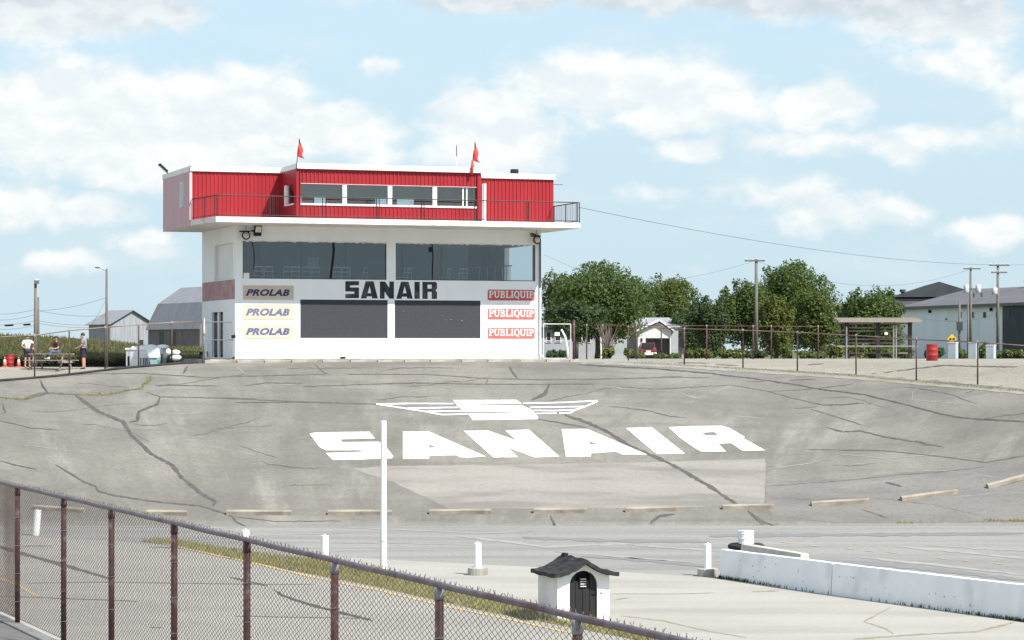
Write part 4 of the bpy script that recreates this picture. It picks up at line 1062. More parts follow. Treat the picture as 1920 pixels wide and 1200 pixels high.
MB().tube([(0, 0, 0), (0, 0, .8)], .018, 6).build('mast', M_TRIM, e); MB().tube([(0, 0, .8), (0, 0, 1.35)], .022, 6).build('tip', M_DARKMET, e)
MB().tube([(.25, 0, 0), (0, 0, .6)], .009, 5).build('stay', M_GALV, e)

# ---- chairs behind the observation glass
ch = empty('chair', (0, 0, 0), 0)
for sx in (-.2, .2):
    MB().tube([(sx, -.2, 0), (sx, -.2, .45)], .018, 6).build('leg', M_CHAIR, ch); MB().tube([(sx, .2, 0), (sx, .2, .45), (sx, .26, .92)], .018, 6).build('leg', M_CHAIR, ch)
MB().box(-.22, .22, -.22, .22, .44, .47).build('seat', M_CHAIR, ch)
mb = MB(); mb.box(-.2, .2, .235, .255, .86, .92); mb.box(-.2, .2, .215, .235, .66, .70); mb.build('backrest', M_CHAIR, ch)
spots = [(483, 0), (503, 0), (540, .1), (552, 0), (575, 0), (593, .1), (630, 0), (648, 0), (682, .6), (752, .7), (763, .6), (838, .7), (856, .6), (868, 0)]
pos_words = ['first', 'second', 'third', 'fourth', 'fifth', 'sixth', 'seventh', 'eighth', 'ninth']
for i, (px, rz) in enumerate(spots):
    c = ch if i == 0 else copy_tree(ch)
    u_, _ = front(px, 515, 1.0)
    c.location = wallpos(u_, 1.0 + .2 * (i % 3), fl); c.rotation_euler = (0, 0, TA + math.pi + rz * 1.3)
    n_, pane = (i, 'left') if i < 9 else (i - 9, 'right')
    tag(c, f'white tube chair behind the {pane} observation window, {pos_words[n_]} from its left end', 'chair', 'chairs behind the tower glass')
# stair rail seen through the right corner of the glass
e = empty('stair_railing', wallpos(13.4, 3.2, fl), TA, 'dark stair railing seen through the right end of the observation window', 'railing')
mb = MB(); mb.tube([(-.6, 0, 1.15), (1.35, 0, 1.15)], .03, 6); mb.tube([(-.6, 0, .05), (1.35, 0, .05)], .025, 6); mb.build('rail', M_DARKMET, e)
for i in range(10): MB().tube([(-.55 + i * .2, 0, .05), (-.55 + i * .2, 0, 1.15)], .018, 5).build('baluster', M_CHAIR if i % 2 else M_DARKMET, e)
# ------------------------------------------------------------------ near terrace and chain-link fence
HR = 2.2                                   # top rail is this far below the eye
zr_ = CAMZ - HR; zb_ = CAMZ - 2 * HR
def fl_pt(X): return Vector((X, 18.25 * HR - 2.31 * (X + 3.588 * HR), 0))
def fl_px(px):
    r = (px - 960) / F
    X = r * (18.25 * HR - 2.31 * 3.588 * HR) / (1 + 2.31 * r)
    return fl_pt(X)
A0, A1 = fl_pt(-13.0), fl_pt(8.5)
fdir = (A1 - A0).normalized(); fn = Vector((fdir.y, -fdir.x, 0))      # fn: to the camera's side
if fn.dot(-A0) < 0: fn = -fn
mb = MB()
B = [A0, A1, Vector((10, -12, 0)), Vector((-30, -12, 0)), Vector((-30, A0.y, 0))]
mb.prism([(p.x, p.y) for p in B], lambda p: (p[0], p[1], -.5), lambda p: (p[0], p[1], zb_ - .012))
terrace = mb.build('terrace', mat('terrace_asphalt', (0.30, 0.285, 0.255), (0.24, 0.228, 0.205), 2.2, .9, bump=.4, c3=(.35, .33, .29), s3=.7, grain=.3), None)
tag(terrace, 'raised grey asphalt terrace below the camera', kind='structure')
mb = MB(); o_ = fn * .22
pts = [A0 - fn * .03, A1 - fn * .03, A1 + o_, A0 + o_]
mb.prism([(p.x, p.y) for p in pts], lambda p: (p[0], p[1], zb_ - .011), lambda p: (p[0], p[1], zb_ + .02))
mb.build('terrace_kerb', M_CONC, terrace, bevel=.02)

fence = empty('chain_link_fence', fl_px(38) + Vector((0, 0, zb_ + .02)), 0, 'tall rusty chain-link fence with brown posts running across the bottom left foreground', 'fence')
FL0 = fence.location.copy()
def fbuild(mb_, name, m_, smooth=True, parent=None):
    mb_.v = [(p[0] - FL0.x, p[1] - FL0.y, p[2] - FL0.z) for p in mb_.v]
    return mb_.build(name, m_, parent or fence, smooth)
pxs = [-70, 38, 125, 215, 333, 470, 635, 832, 1092]
posts_ = [fl_px(x) for x in pxs] + [fl_px(1092) + fdir * 3.0]
for i, p in enumerate(posts_):
    b_ = p + fn * .045
    o = fbuild(MB().tube([b_ + Vector((0, 0, zb_)), b_ + Vector((0, 0, zr_ - .06))], .042, 12), 'post', M_RUST)
    fbuild(MB().tube([b_ + Vector((0, 0, zr_ - .14)), b_ + Vector((0, 0, zr_ - .02))], .047, 12), 'post_cap', mat('mottled_cap', (.16, .15, .16), (.30, .29, .29), 14, .6) if i in (6, 7, 8) else M_RUST)
    for hgt in (.35, .8, 1.25, 1.7):
        a = p + Vector((0, 0, zb_ + hgt))
        ring_ = [a + fn * .045 + (fdir * math.cos(t) + fn * math.sin(t)) * .05 + Vector((0, 0, .008 * math.cos(t))) for t in np.linspace(0, 2 * math.pi, 13)]
        fbuild(MB().tube(ring_, .004, 5, False), 'wire_tie', M_GALV)
rr = []
n = 60
for i in range(n + 1):
    p = A0 + (A1 - A0) * i / n; rr.append(p + fn * .045 + Vector((0, 0, zr_ + .004 * math.sin(i * 2.1))))
fbuild(MB().tube(rr, .031, 10), 'top_rail', M_RAIL)
# bottom tension wire
fbuild(MB().tube([A0 + Vector((0, 0, zb_ + .07)), A1 + Vector((0, 0, zb_ + .07))], .004, 5), 'tension_wire', M_WIRE)

def chainlink(p0, p1, z0f, z1f, pitch, r, sides=3, barbs=True, wob=.004, spike=.05, rowh=None):
    """woven diamond mesh between two plan points; returns verts, faces (numpy)"""
    p0 = np.array(p0[:2]); p1 = np.array(p1[:2]); L = np.linalg.norm(p1 - p0); d = (p1 - p0) / L; nrm = np.array([d[1], -d[0]])
    nw = int(L / pitch); VS, FS = [], []; base = 0
    for w_ in range(nw):
        s0 = (w_ + .5) * pitch
        c = p0 + d * s0; za, zb = z0f(c), z1f(c)
        m = max(2, int(round((zb - za) / (rowh or pitch * .55)))); hz_ = (zb - za) / m
        zs = za + hz_ * np.arange(m + 1)
        off = np.where((np.arange(m + 1) + w_) % 2 == 0, -.5, .5) * pitch * 1.04
        nrmo = np.where((np.arange(m + 1) + w_) % 2 == 0, -1, 1) * r * .9
        if barbs:
            zs = np.append(zs, zs[-1] + spike * random.uniform(.5, 1.25)); off = np.append(off, off[-1] * random.uniform(.1, .75)); nrmo = np.append(nrmo, random.uniform(-.02, .02))
        off = off + rng.normal(0, wob, len(off))
        pts = np.stack([c[0] + d[0] * off + nrm[0] * nrmo, c[1] + d[1] * off + nrm[1] * nrmo, zs], 1)
        k_ = len(pts)
        ang = 2 * np.pi * np.arange(sides) / sides
        ringv = np.stack([np.outer(np.ones(sides), d * 0)[:, 0] + np.cos(ang) * d[0] + np.sin(ang) * nrm[0], np.cos(ang) * d[1] + np.sin(ang) * nrm[1], np.zeros(sides)], 1) * r * 1.15
        vv = (pts[:, None, :] + ringv[None]).reshape(-1, 3)
        idx = np.arange((k_ - 1))[:, None] * sides + np.arange(sides)[None]
        nxt = np.arange((k_ - 1))[:, None] * sides + (np.arange(sides)[None] + 1) % sides
        f = np.stack([idx, nxt, nxt + sides, idx + sides], 2).reshape(-1, 4) + base
        VS.append(vv); FS.append(f); base += len(vv)
    return np.concatenate(VS), np.concatenate(FS)
def np_mesh(name, V, Fq, m_, parent=None, off=(0, 0, 0)):
    me_ = bpy.data.meshes.new(name)
    V = V - np.array(off)
    me_.vertices.add(len(V)); me_.vertices.foreach_set('co', V.astype(np.float32).ravel())
    me_.loops.add(Fq.size); me_.loops.foreach_set('vertex_index', Fq.astype(np.int32).ravel())
    me_.polygons.add(len(Fq)); me_.polygons.foreach_set('loop_start', np.arange(0, Fq.size, 4, dtype=np.int32))
    me_.polygons.foreach_set('use_smooth', np.ones(len(Fq), dtype=bool))
    me_.materials.append(m_); me_.update(calc_edges=True)
    o = bpy.data.objects.new(name, me_); return link(o, parent)
V_, F_ = chainlink(A0 - fn * .0, A1, lambda c: zb_ + .06, lambda c: zr_ + .015, .066, .0033, 4, rowh=.031, spike=.036)
tag(np_mesh('wire_mesh', V_, F_, M_WIRE, fence, FL0), kind='stuff')
# a second length of mesh overlaps at the left end
V_, F_ = chainlink(fl_px(-90) + fn * .10, fl_px(36) + fn * .012, lambda c: zb_ + .06, lambda c: zr_ - .03, .066, .0033, 4, False, rowh=.031)
tag(np_mesh('wire_mesh', V_, F_, mat('rusty_wire', (.16, .085, .07), (.12, .07, .06), 9, .7), fence, FL0), kind='stuff')

# ------------------------------------------------------------------ verge grass behind the fence
def inpoly(x, y, poly):
    c = False; j = len(poly) - 1
    for i in range(len(poly)):
        if (poly[i][1] > y) != (poly[j][1] > y) and x < (poly[j][0] - poly[i][0]) * (y - poly[i][1]) / (poly[j][1] - poly[i][1]) + poly[i][0]: c = not c
        j = i
    return c
gpoly = [(262, 1015), (321, 1014), (474, 1040), (598, 1053), (700, 1067), (860, 1107), (1040, 1147), (1205, 1187), (1300, 1215), (1300, 1232), (1185, 1199), (1085, 1179), (910, 1147), (700, 1099), (467, 1054), (317, 1022)]
wp = [(hit(x, y).x, hit(x, y).y) for x, y in gpoly]
drape('verge_soil', gpoly, [], mat('verge_turf', (0.22, 0.22, 0.07), (0.27, 0.245, 0.11), 1.2, .95, c3=(.27, .22, .14), s3=.5), .010, ground, 60)
def blades(pts, hmin, hmax, w, lean=.35):
    n = len(pts); a = rng.uniform(0, 2 * np.pi, n); h = rng.uniform(hmin, hmax, n); ln = rng.uniform(0, lean, n) * h; la = rng.uniform(0, 2 * np.pi, n)
    dx, dy = np.cos(a) * w / 2, np.sin(a) * w / 2; tx, ty = np.cos(la) * ln, np.sin(la) * ln
    q = np.empty((n, 4, 3)); x, y, z = pts[:, 0], pts[:, 1], pts[:, 2]
    q[:, 0] = np.stack([x - dx, y - dy, z], 1); q[:, 1] = np.stack([x + dx, y + dy, z], 1)
    q[:, 2] = np.stack([x + tx + dx * .25, y + ty + dy * .25, z + h], 1); q[:, 3] = np.stack([x + tx - dx * .25, y + ty - dy * .25, z + h], 1)
    return q
xs = [p[0] for p in wp]; ys = [p[1] for p in wp]; acc_ = []
while len(acc_) < 16000:
    x, y = random.uniform(min(xs), max(xs)), random.uniform(min(ys), max(ys))
    if inpoly(x, y, wp): acc_.append((x, y, .008))
tag(quads_mesh('grass', blades(np.array(acc_), .04, .16, .03), L_GRASS), 'yellow-green mown grass verge between pit road and apron', 'grass', kind='stuff')

# ------------------------------------------------------------------ small hut
hb = hit(1094, 1165); HA = math.radians(19)
hut = empty('hut', Vector((hb.x, hb.y, 0)), HA, 'little white pump hut with curved black roof and arched black door', 'hut')
W2, DP = .645, 1.32
ppm = F / hb.y
def hu(px): return (px - 1094.5) / ppm / math.cos(HA)
HE, HP = (1165 - 1080) / ppm, (1165 - 1057) / ppm
def roofz(u):
    t = min(1, abs(u) / .79)
    return HP + .03 - (HP - HE + .045) * (1 - (1 - t) ** 1.75) * (1.0) - .05 * (t ** 3) * 0
ns = 24
prof = [(-.645 + 1.29 * i / ns) for i in range(ns + 1)]
outline = [(-W2, 0), (W2, 0)] + [(u, roofz(u) - .015) for u in reversed(prof)]
dw, dh, rr_ = .345, (1165 - 1070) / ppm, .345
arch = [(-dw, .03)] + [(-rr_ * math.cos(t), dh - rr_ + rr_ * math.sin(t)) for t in np.linspace(0, math.pi, 15)] + [(dw, .03)]
tri = tessellate_polygon([[Vector((p[0], p[1], 0)) for p in outline], [Vector((p[0], p[1], 0)) for p in arch]])
mb = MB(); allp = outline + arch
mb.add([(p[0], 0, p[1]) for p in allp], [tuple(t) for t in tri])
mb.add([(p[0], y, p[1]) for p in arch for y in (0, .26)], [(2 * i, 2 * i + 2, 2 * i + 3, 2 * i + 1) for i in range(len(arch) - 1)])
mb.build('front_wall', M_WHITE, hut)
mb = MB(); mb.add([(p[0], DP, p[1]) for p in outline], [tuple(range(len(outline)))]); mb.build('rear_wall', M_WHITE, hut)
for s in (-1, 1):
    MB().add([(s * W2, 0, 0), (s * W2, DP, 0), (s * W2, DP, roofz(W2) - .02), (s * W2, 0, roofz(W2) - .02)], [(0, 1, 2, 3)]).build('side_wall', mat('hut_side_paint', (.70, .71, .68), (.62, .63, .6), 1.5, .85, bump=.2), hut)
# plank door in the arch
mb = MB()
door_e = MB().box(-dw, dw, .25, .262, .03, dh).build('door', M_BLACK, hut)
for i in range(4):
    x0, x1 = -dw + 2 * dw * i / 4, -dw + 2 * dw * (i + 1) / 4
    def zt(x): return dh - rr_ + math.sqrt(max(0, rr_ ** 2 - x * x)) - (.19 if i in (1, 2) else .0)
    xs_ = [x0 + .006, (x0 * 2 + x1) / 3, (x0 + 2 * x1) / 3, x1 - .006]
    poly = [(xs_[0], .035), (xs_[3], .035)] + [(x, max(.1, zt(x) - .012)) for x in reversed(xs_)]
    MB().prism(poly, lambda p: (p[0], .055, p[1]), lambda p: (p[0], .086, p[1])).build('plank', mat('black_door_planks', (.011, .011, .013), (.019, .018, .020), 6, .7, (6, 1, .6)), door_e)
lv = MB().box(-.10, .085, .03, .053, dh - .40, dh - .165).build('vent', M_BLACK, hut)
for i in range(4): MB().box(-.065, .075, .018, .029, dh - .375 + i * .056, dh - .357 + i * .056).build('slat', M_TRIM, lv)
MB().box(dw - .12, dw + .005, .03, .054, dh * .52, dh * .54).build('latch', M_BLACK, hut); MB().box(dw + .06, dw + .13, -.012, .0, dh * .54, dh * .56).build('latch', M_DARKMET, hut)
# swept roof
mb = MB(); us = [-.79 + 1.58 * i / 32 for i in range(33)]; y0, y1 = -.26, DP + .12; th = .09
ring_ = [(u, roofz(u)) for u in us] + [(u, roofz(u) + th) for u in reversed(us)]
nR = len(ring_)
yy = [y0 + (y1 - y0) * j / 8 for j in range(9)]
vs = [(u, y, z + .012 * math.sin(9 * y + u * 4) + random.uniform(-.012, .012)) for y in yy for (u, z) in ring_]
fs = [(j * nR + i, j * nR + (i + 1) % nR, (j + 1) * nR + (i + 1) % nR, (j + 1) * nR + i) for j in range(8) for i in range(nR)]
half = len(us)
for j in (0, 8): fs += [(j * nR + i, j * nR + i + 1, j * nR + nR - 2 - i, j * nR + nR - 1 - i) for i in range(half - 1)]
mb.add(vs, fs)
roof_ = mb.build('roof', mat('black_felt_roof', (.014, .014, .016), (.028, .027, .029), 3.5, .8, c3=(.05, .045, .04), s3=6, bump=.6, bscale=14), hut)
mb = MB(); mb.box(-.06, .06, y1 - .30, y1 - .1, HP + .06, HP + .16); mb.build('ridge_cap', M_BLACK, roof_, bevel=.03)

# ------------------------------------------------------------------ white pole and bollards
pb = hit(719, 1079); ppm = F / pb.y
pole = empty('white_pole', Vector((pb.x, pb.y, 0)), 0, 'tall plain white steel pole standing on the apron in front of the painted name', 'pole')
hh = (1079 - 789) / ppm
MB().lathe([(.095, 0), (.095, .95)], 16).build('base_sleeve', M_POLEW, pole, False)
MB().tube([(0, 0, .95), (0, 0, .962)], .088, 16).build('joint', M_BLACK, pole)
MB().lathe([(.09, .962), (.082, hh - .03), (.07, hh)], 24).build('shaft', M_POLEW, pole, False)
bolls = [(67, 1004, 956, .12, False, 'leaning white bollard seen through the left end of the fence'), (460, 1037, 994, .12, False, 'white bollard just poking above the fence rail, second from left'),
         (609, 1049, 1004, .11, False, 'white bollard just left of the tall pole, rising above the fence rail'), (896, 1078, 1018, .10, True, 'white bollard on a round grey base left of the hut'), (1327, 1080, 1020, .095, True, 'white bollard on a round grey base beside the end of the barrier wall')]
for px, yb, yt, r, base, lb in bolls:
    q = hit(px, yb); pm = F / q.y; h = (yb - yt) / pm
    e = empty('bollard', Vector((q.x, q.y, 0)), 0, lb, 'bollard', 'white bollards along the track edge')
    e.rotation_euler = (0, .09 if px < 100 else random.uniform(-.012, .012), random.random())
    if base: MB().lathe([(.29, 0), (.285, .20), (.26, .215)], 20).build('base', M_CONC, e)
    MB().lathe([(r, .21 if base else 0), (r, h - .006), (r * .93, h)], 14).build('post', M_CONC_W, e, False)
    MB().lathe([(.02, h), (.02, h + .05)], 8).build('cap_bolt', M_TRIM, e)

# ------------------------------------------------------------------ barrier wall on the right
wa, wb, wc = hit(1350, 1084), hit(1560, 1116), hit(1925, 1166)
def barrier(a, c, h0, h1, label, tilt=.03):
    e = empty('barrier_wall', a, 0, label, 'barrier', 'white concrete barrier sections')
    d = (c - a); L = d.length; d.normalize(); n_ = Vector((-d.y, d.x, 0)); rz = math.atan2(d.y, d.x); e.rotation_euler = (0, 0, rz)
    m_ = 14; mb_ = MB(); pr = []
    for i in range(m_ + 1):
        t = i / m_; h = h0 + (h1 - h0) * t + random.uniform(-.006, .006)
        for (yy_, z) in ((-.02, -.02), (.28, -.02), (.25, h), (.03, h)): pr.append((L * t, yy_ + (random.uniform(-.004, .004)), z))
    fs_ = [(i * 4 + k_, i * 4 + (k_ + 1) % 4, (i + 1) * 4 + (k_ + 1) % 4, (i + 1) * 4 + k_) for i in range(m_) for k_ in range(4)] + [(0, 1, 2, 3), tuple(m_ * 4 + k_ for k_ in range(4))]
    mb_.add(pr, fs_); mb_.build('wall', M_CONC_W, e)
    MB().box(0, L, .02, .26, min(h0, h1) - .01, min(h0, h1) + .001).build('coping', M_TRIM, e) if False else None
    return e
b1_ = barrier(wa, wb - (wb - wa).normalized() * .035, .79, .82, 'short far section of the low white concrete barrier wall, left of the joint')
b2_ = barrier(wb, wc + (wc - wb) * .25, .82, .84, 'long near section of the low white concrete barrier wall running off to the right', .03)
for i in range(26):
    e_, L_ = random.choice(((b1_, (wb - wa).length), (b2_, (wc - wb).length)))
    x_, z_ = random.uniform(.2, L_ - .2), random.uniform(.05, .65); w_ = random.uniform(.01, .05)
    yb_ = -.02 + .05 * z_ / .82
    MB().box(x_, x_ + w_, yb_ - .004, yb_ + .02, z_, z_ + random.uniform(.01, .035)).build('paint_chip', M_CONC, e_)
# weeds at the foot of the wall
wd = wc + (wc - wb) * .2 - wa; nrm_ = Vector((wd.y, -wd.x, 0)).normalized()
if nrm_.dot(Vector((0, -1, 0))) < 0: nrm_ = -nrm_
ps = []
for i in range(2600):
    t = random.random(); q = wa + wd * t + nrm_ * abs(random.gauss(0, .07)); ps.append((q.x, q.y, .005))
tag(quads_mesh('weeds', blades(np.array(ps), .02, .11, .03, .7), L_C), 'thin line of weeds along the foot of the white barrier wall', 'weeds', kind='stuff')
ps = []
for (x0, x1, y0, n_) in [(1690, 1925, 979, 60), (1845, 1925, 977, 200), (1682, 1712, 981, 50), (1420, 1460, 984, 50), (700, 740, 1061, 0)]:
    for i in range(n_):
        q = hit(random.uniform(x0, x1), y0 + random.gauss(0, 1.2)); ps.append((q.x, q.y, q.z))
tag(quads_mesh('weeds', blades(np.array(ps), .02, .09, .035, .7), L_GRASS), 'yellowish weeds at the foot of the banking on the right edge', 'weeds', kind='stuff')
ps = []
for (pl, n_) in [([(1178, 679), (1393, 692), (1605, 706), (1718, 717), (1833, 726), (1920, 734)], 1100), ([(264, 729), (283, 708)], 60), ([(525, 678), (548, 679)], 60), ([(150, 742), (221, 737), (264, 729)], 160), ([(10, 748), (60, 748)], 80)]:
    q = resample(pl, 4)
    for i in range(n_):
        a = random.choice(q); r_ = hit(a[0] + random.gauss(0, 4), a[1] + random.gauss(0, .9)); ps.append((r_.x, r_.y, r_.z))
tag(quads_mesh('weeds', blades(np.array(ps), .02, .09, .04, .8), L_GRASS), 'sparse dry weeds in the cracks and along the top edge of the banking', 'weeds', kind='stuff')
# tyre stack, drum and loose block behind the wall
q = ground_at(1399, 76.5); q.z = 0
e = empty('tyre_stack', q, 0, 'black tyre wrap behind the left end of the barrier wall', 'tyres')
for i in range(2):
    o = MB().lathe([(.36, .02), (.50, 0), (.56, .05), (.56, .13), (.50, .18), (.36, .16)], 20).build('tyre', M_RUBBER, e, True); o.location = (random.uniform(-.02, .02), 0, i * .182)
pm = F / 76.5
e = empty('drum', q + Vector((0, 0, .364)), 0, 'white ribbed drum standing on the tyres behind the barrier wall', 'drum')
h = .39
MB().lathe([(.24, 0), (.245, .02), (.235, .04), (.235, .15), (.245, .165), (.235, .18), (.235, .3), (.245, .315), (.235, .33), (.235, h - .03), (.245, h)], 20).build('body', M_CONC_W, e, False)
MB().lathe([(.20, h), (.2, h + .006)], 20).build('lid', M_TRIM, e)
a, c = ground_at(1397, 74.6), ground_at(1509, 71.0); a.z = c.z = 0
e = empty('concrete_block', a, math.atan2((c - a).y, (c - a).x), 'pale loose concrete barrier block lying behind the white wall', 'block'); L = (c - a).length
MB().prism([(-.22, 0), (.22, 0), (.17, .2), (.13, .50), (-.13, .50), (-.17, .2)], lambda p: (0, p[0], p[1]), lambda p: (L, p[0], p[1])).build('block', mat('pale_concrete', (.55, .53, .46), (.45, .43, .37), 3, .9, bump=.3), e, bevel=.02)

# ------------------------------------------------------------------ fences along the top of the banking
def far_fence(label, base_px, heights, rail_pts, wires=True, mats=(M_RUST, M_RAILFAR)):
    pass
def line_fence(label, posts_w, hgt, rails, mesh=True, pr=.035, rail_m=M_RAILFAR, post_m=M_RUST, group=None):
    """posts_w: ground points"""
    b0 = posts_w[0]; e = empty('chain_link_fence', b0, 0, label, 'fence', group)
    for p, h in zip(posts_w, hgt):
        q = p - b0; MB().tube([(q.x, q.y, q.z - .05), (q.x, q.y, q.z + h)], pr, 7).build('post', post_m, e, True)
        MB().lathe([(pr * 1.25, -.06), (pr * 1.25, .02), (.01, .05)], 7, (q.x, q.y, q.z + h)).build('post_cap', M_GALV, e)
    for rel_h in rails:
        mb_ = MB(); mb_.tube([(p - b0) + Vector((0, 0, h * rel_h - .02)) for p, h in zip(posts_w, hgt)], .028, 6); mb_.build('rail', rail_m, e, True)
    if mesh:
        VS, FS, bs = [], [], 0
        for (p, hp), (c, hc) in zip(zip(posts_w[:-1], hgt[:-1]), zip(posts_w[1:], hgt[1:])):
            L_ = math.hypot(c.x - p.x, c.y - p.y)
            def tt(x): return min(1, max(0, math.hypot(x[0] - p.x, x[1] - p.y) / L_))
            v, f = chainlink(p, c, lambda x: p.z + (c.z - p.z) * tt(x) + .04, lambda x: (p.z + hp) + (c.z + hc - p.z - hp) * tt(x) - .02, .12, .0017, 3, False)
            VS.append(v); FS.append(f + bs); bs += len(v)
        tag(np_mesh('wire_mesh', np.concatenate(VS), np.concatenate(FS), M_WIRE, e, b0), kind='stuff')
    return e
def at_base(px, py, h_px, hm=1.83):
    d = F * hm / h_px
    q = ground_at(px, d); return q
right = [(1178, 612, 675), (1283, 615, 683), (1393, 619, 690), (1495, 623, 696), (1605, 629, 703), (1718, 636, 714), (1833, 641, 722), (1960, 647, 731)]
rp, rh = [], []
for px, yt, yb in right:
    q = hit(px, yb - .5)
    dmax = 136.0
    for _ in range(6): dmax = 136.0 if px < 1200 else float(crest(q.x)[0]) + 1.2; q = ground_at(px, min(q.y, dmax))
    rp.append(q); rh.append((yb - yt) * q.y / F)
line_fence('rusty chain-link fence along the top of the banking right of the tower', rp, rh, (1.0,))
left = [(-40, 633, 716), (65, 628, 706), (130, 619, 692), (197, 613, 683), (260, 608, 679.5), (322, 604, 679), (381, 602, 672)]
lp, lh = [], []
for px, yt, yb in left:
    q = ground_at(px, 113.0)
    for _ in range(6): q = ground_at(px, float(crest(q.x)[0]) + .5)
    if px > 370: q = ground_at(px, 116.2)
    lp.append(q); lh.append((CAMZ + (HY - yt) / F * q.y) - q.z)
line_fence('rusty chain-link fence along the top of the banking left of the tower', lp, lh, (1.0,))
# fallen black drain pipe at the foot of the left fence
pp = []
for i, (a, c) in enumerate(zip(lp[:-1], lp[1:])):
    for j in range(6):
        t = j / 6; q = a + (c - a) * t; q = Vector((q.x, q.y - .12 - .35 * math.sin(math.pi * t), 0)); q.z = hz(q.x, q.y) + .05
        pp.append(q)
e = MB().tube([p - pp[0] for p in pp], .06, 7).build('drain_pipe', M_RUBBER, None, True); e.location = pp[0]
tag(e, 'black plastic drain pipe snaking along the foot of the left fence', 'pipe')
# second, farther fence in the background on the right
fp, fh = [], []
for px in (1100, 1130, 1193, 1240, 1325, 1412, 1446, 1534):
    q = ground_at(px, 150.0); fp.append(q); fh.append(CAMZ + (HY - (609 + (px - 1100) * .006)) / F * 150 - q.z)
line_fence('second brown rail fence farther back behind the yard', fp, fh, (1.0,), False, .04, M_RUST)

# gates each side of the tower
def gate(name_label, a, c, h, m_, curved=False):
    e = empty('gate', a, 0, name_label, 'gate'); d = c - a
    mb_ = MB(); T = [(0, 0, .05), (0, 0, h), (d.x, d.y, d.z + h), (d.x, d.y, d.z + .05)]
    mb_.tube([T[0], T[1]], .026, 7); mb_.tube([T[1], T[2]], .026, 7); mb_.tube([T[2], T[3]], .026, 7); mb_.tube([T[3], T[0]], .02, 7)
    mb_.build('frame', m_, e); MB().tube([(0, 0, h * .52), (d.x, d.y, d.z + h * .52)], .022, 6).build('brace', m_, e)
    v, f = chainlink(a, c, lambda x: a.z + .06, lambda x: a.z + h - .02, .12, .0028, 3, False)
    tag(np_mesh('wire_mesh', v, f, M_WIRE, e, a), kind='stuff')
    return e
ga, gc = P(386, 0, 115.6), P(436, 0, 115.2)
ga.z = gc.z = TZ - .02
e = gate('grey tube gate with wire mesh against the left corner of the tower', ga, gc, 1.72, M_GALV)
MB().tube([(gc - ga) + Vector((.05, 0, .0)), (gc - ga) + Vector((.05, 0, .12))], .05, 8).build('latch', M_RUBBER, e)
MB().box(gc.x - ga.x - .05, gc.x - ga.x + .14, gc.y - ga.y - .1, gc.y - ga.y + .06, .98, 1.12).build('padlock', M_BLACK, e)
e = MB().tube([(0, 0, -.1), (0, 0, 2.0)], .055, 9).build('gate_post', M_GALV, None, True); e.location = P(382.5, 0, 115.9); e.location.z = TZ - .1
tag(e, 'galvanised gate post at the right end of the left fence', 'post')
ga, gc = P(1019, 0, 121.6), P(1070, 0, 122.0); ga.z = gc.z = TZ - .05
e = gate('pale tube gate with wire mesh right of the tower', ga, gc, 1.72, mat('pale_galvanised', (.55, .57, .58), (.48, .5, .51), 4, .6))
MB().tube([(gc - ga) * .66 + Vector((0, -.05, 1.45)), (gc - ga) * .80 + Vector((0, -.05, 1.1)), (gc - ga) * .88 + Vector((0, -.05, .5)), (gc - ga) * .9 + Vector((0, -.05, .05))], .05, 7).build('curved_stay', M_CONC_W, e, True)
MB().box((gc - ga).x * .5 - .12, (gc - ga).x * .5 + .12, -.05, -.03, 1.15, 1.32).build('plate', M_CONC_W, e)
e = MB().tube([(0, 0, -.1), (0, 0, 1.95)], .06, 9).build('gate_post', M_RUST, None, True); e.location = P(1076, 0, 122); e.location.z = TZ - .08
tag(e, 'dark brown gate post right of the white gate', 'post')
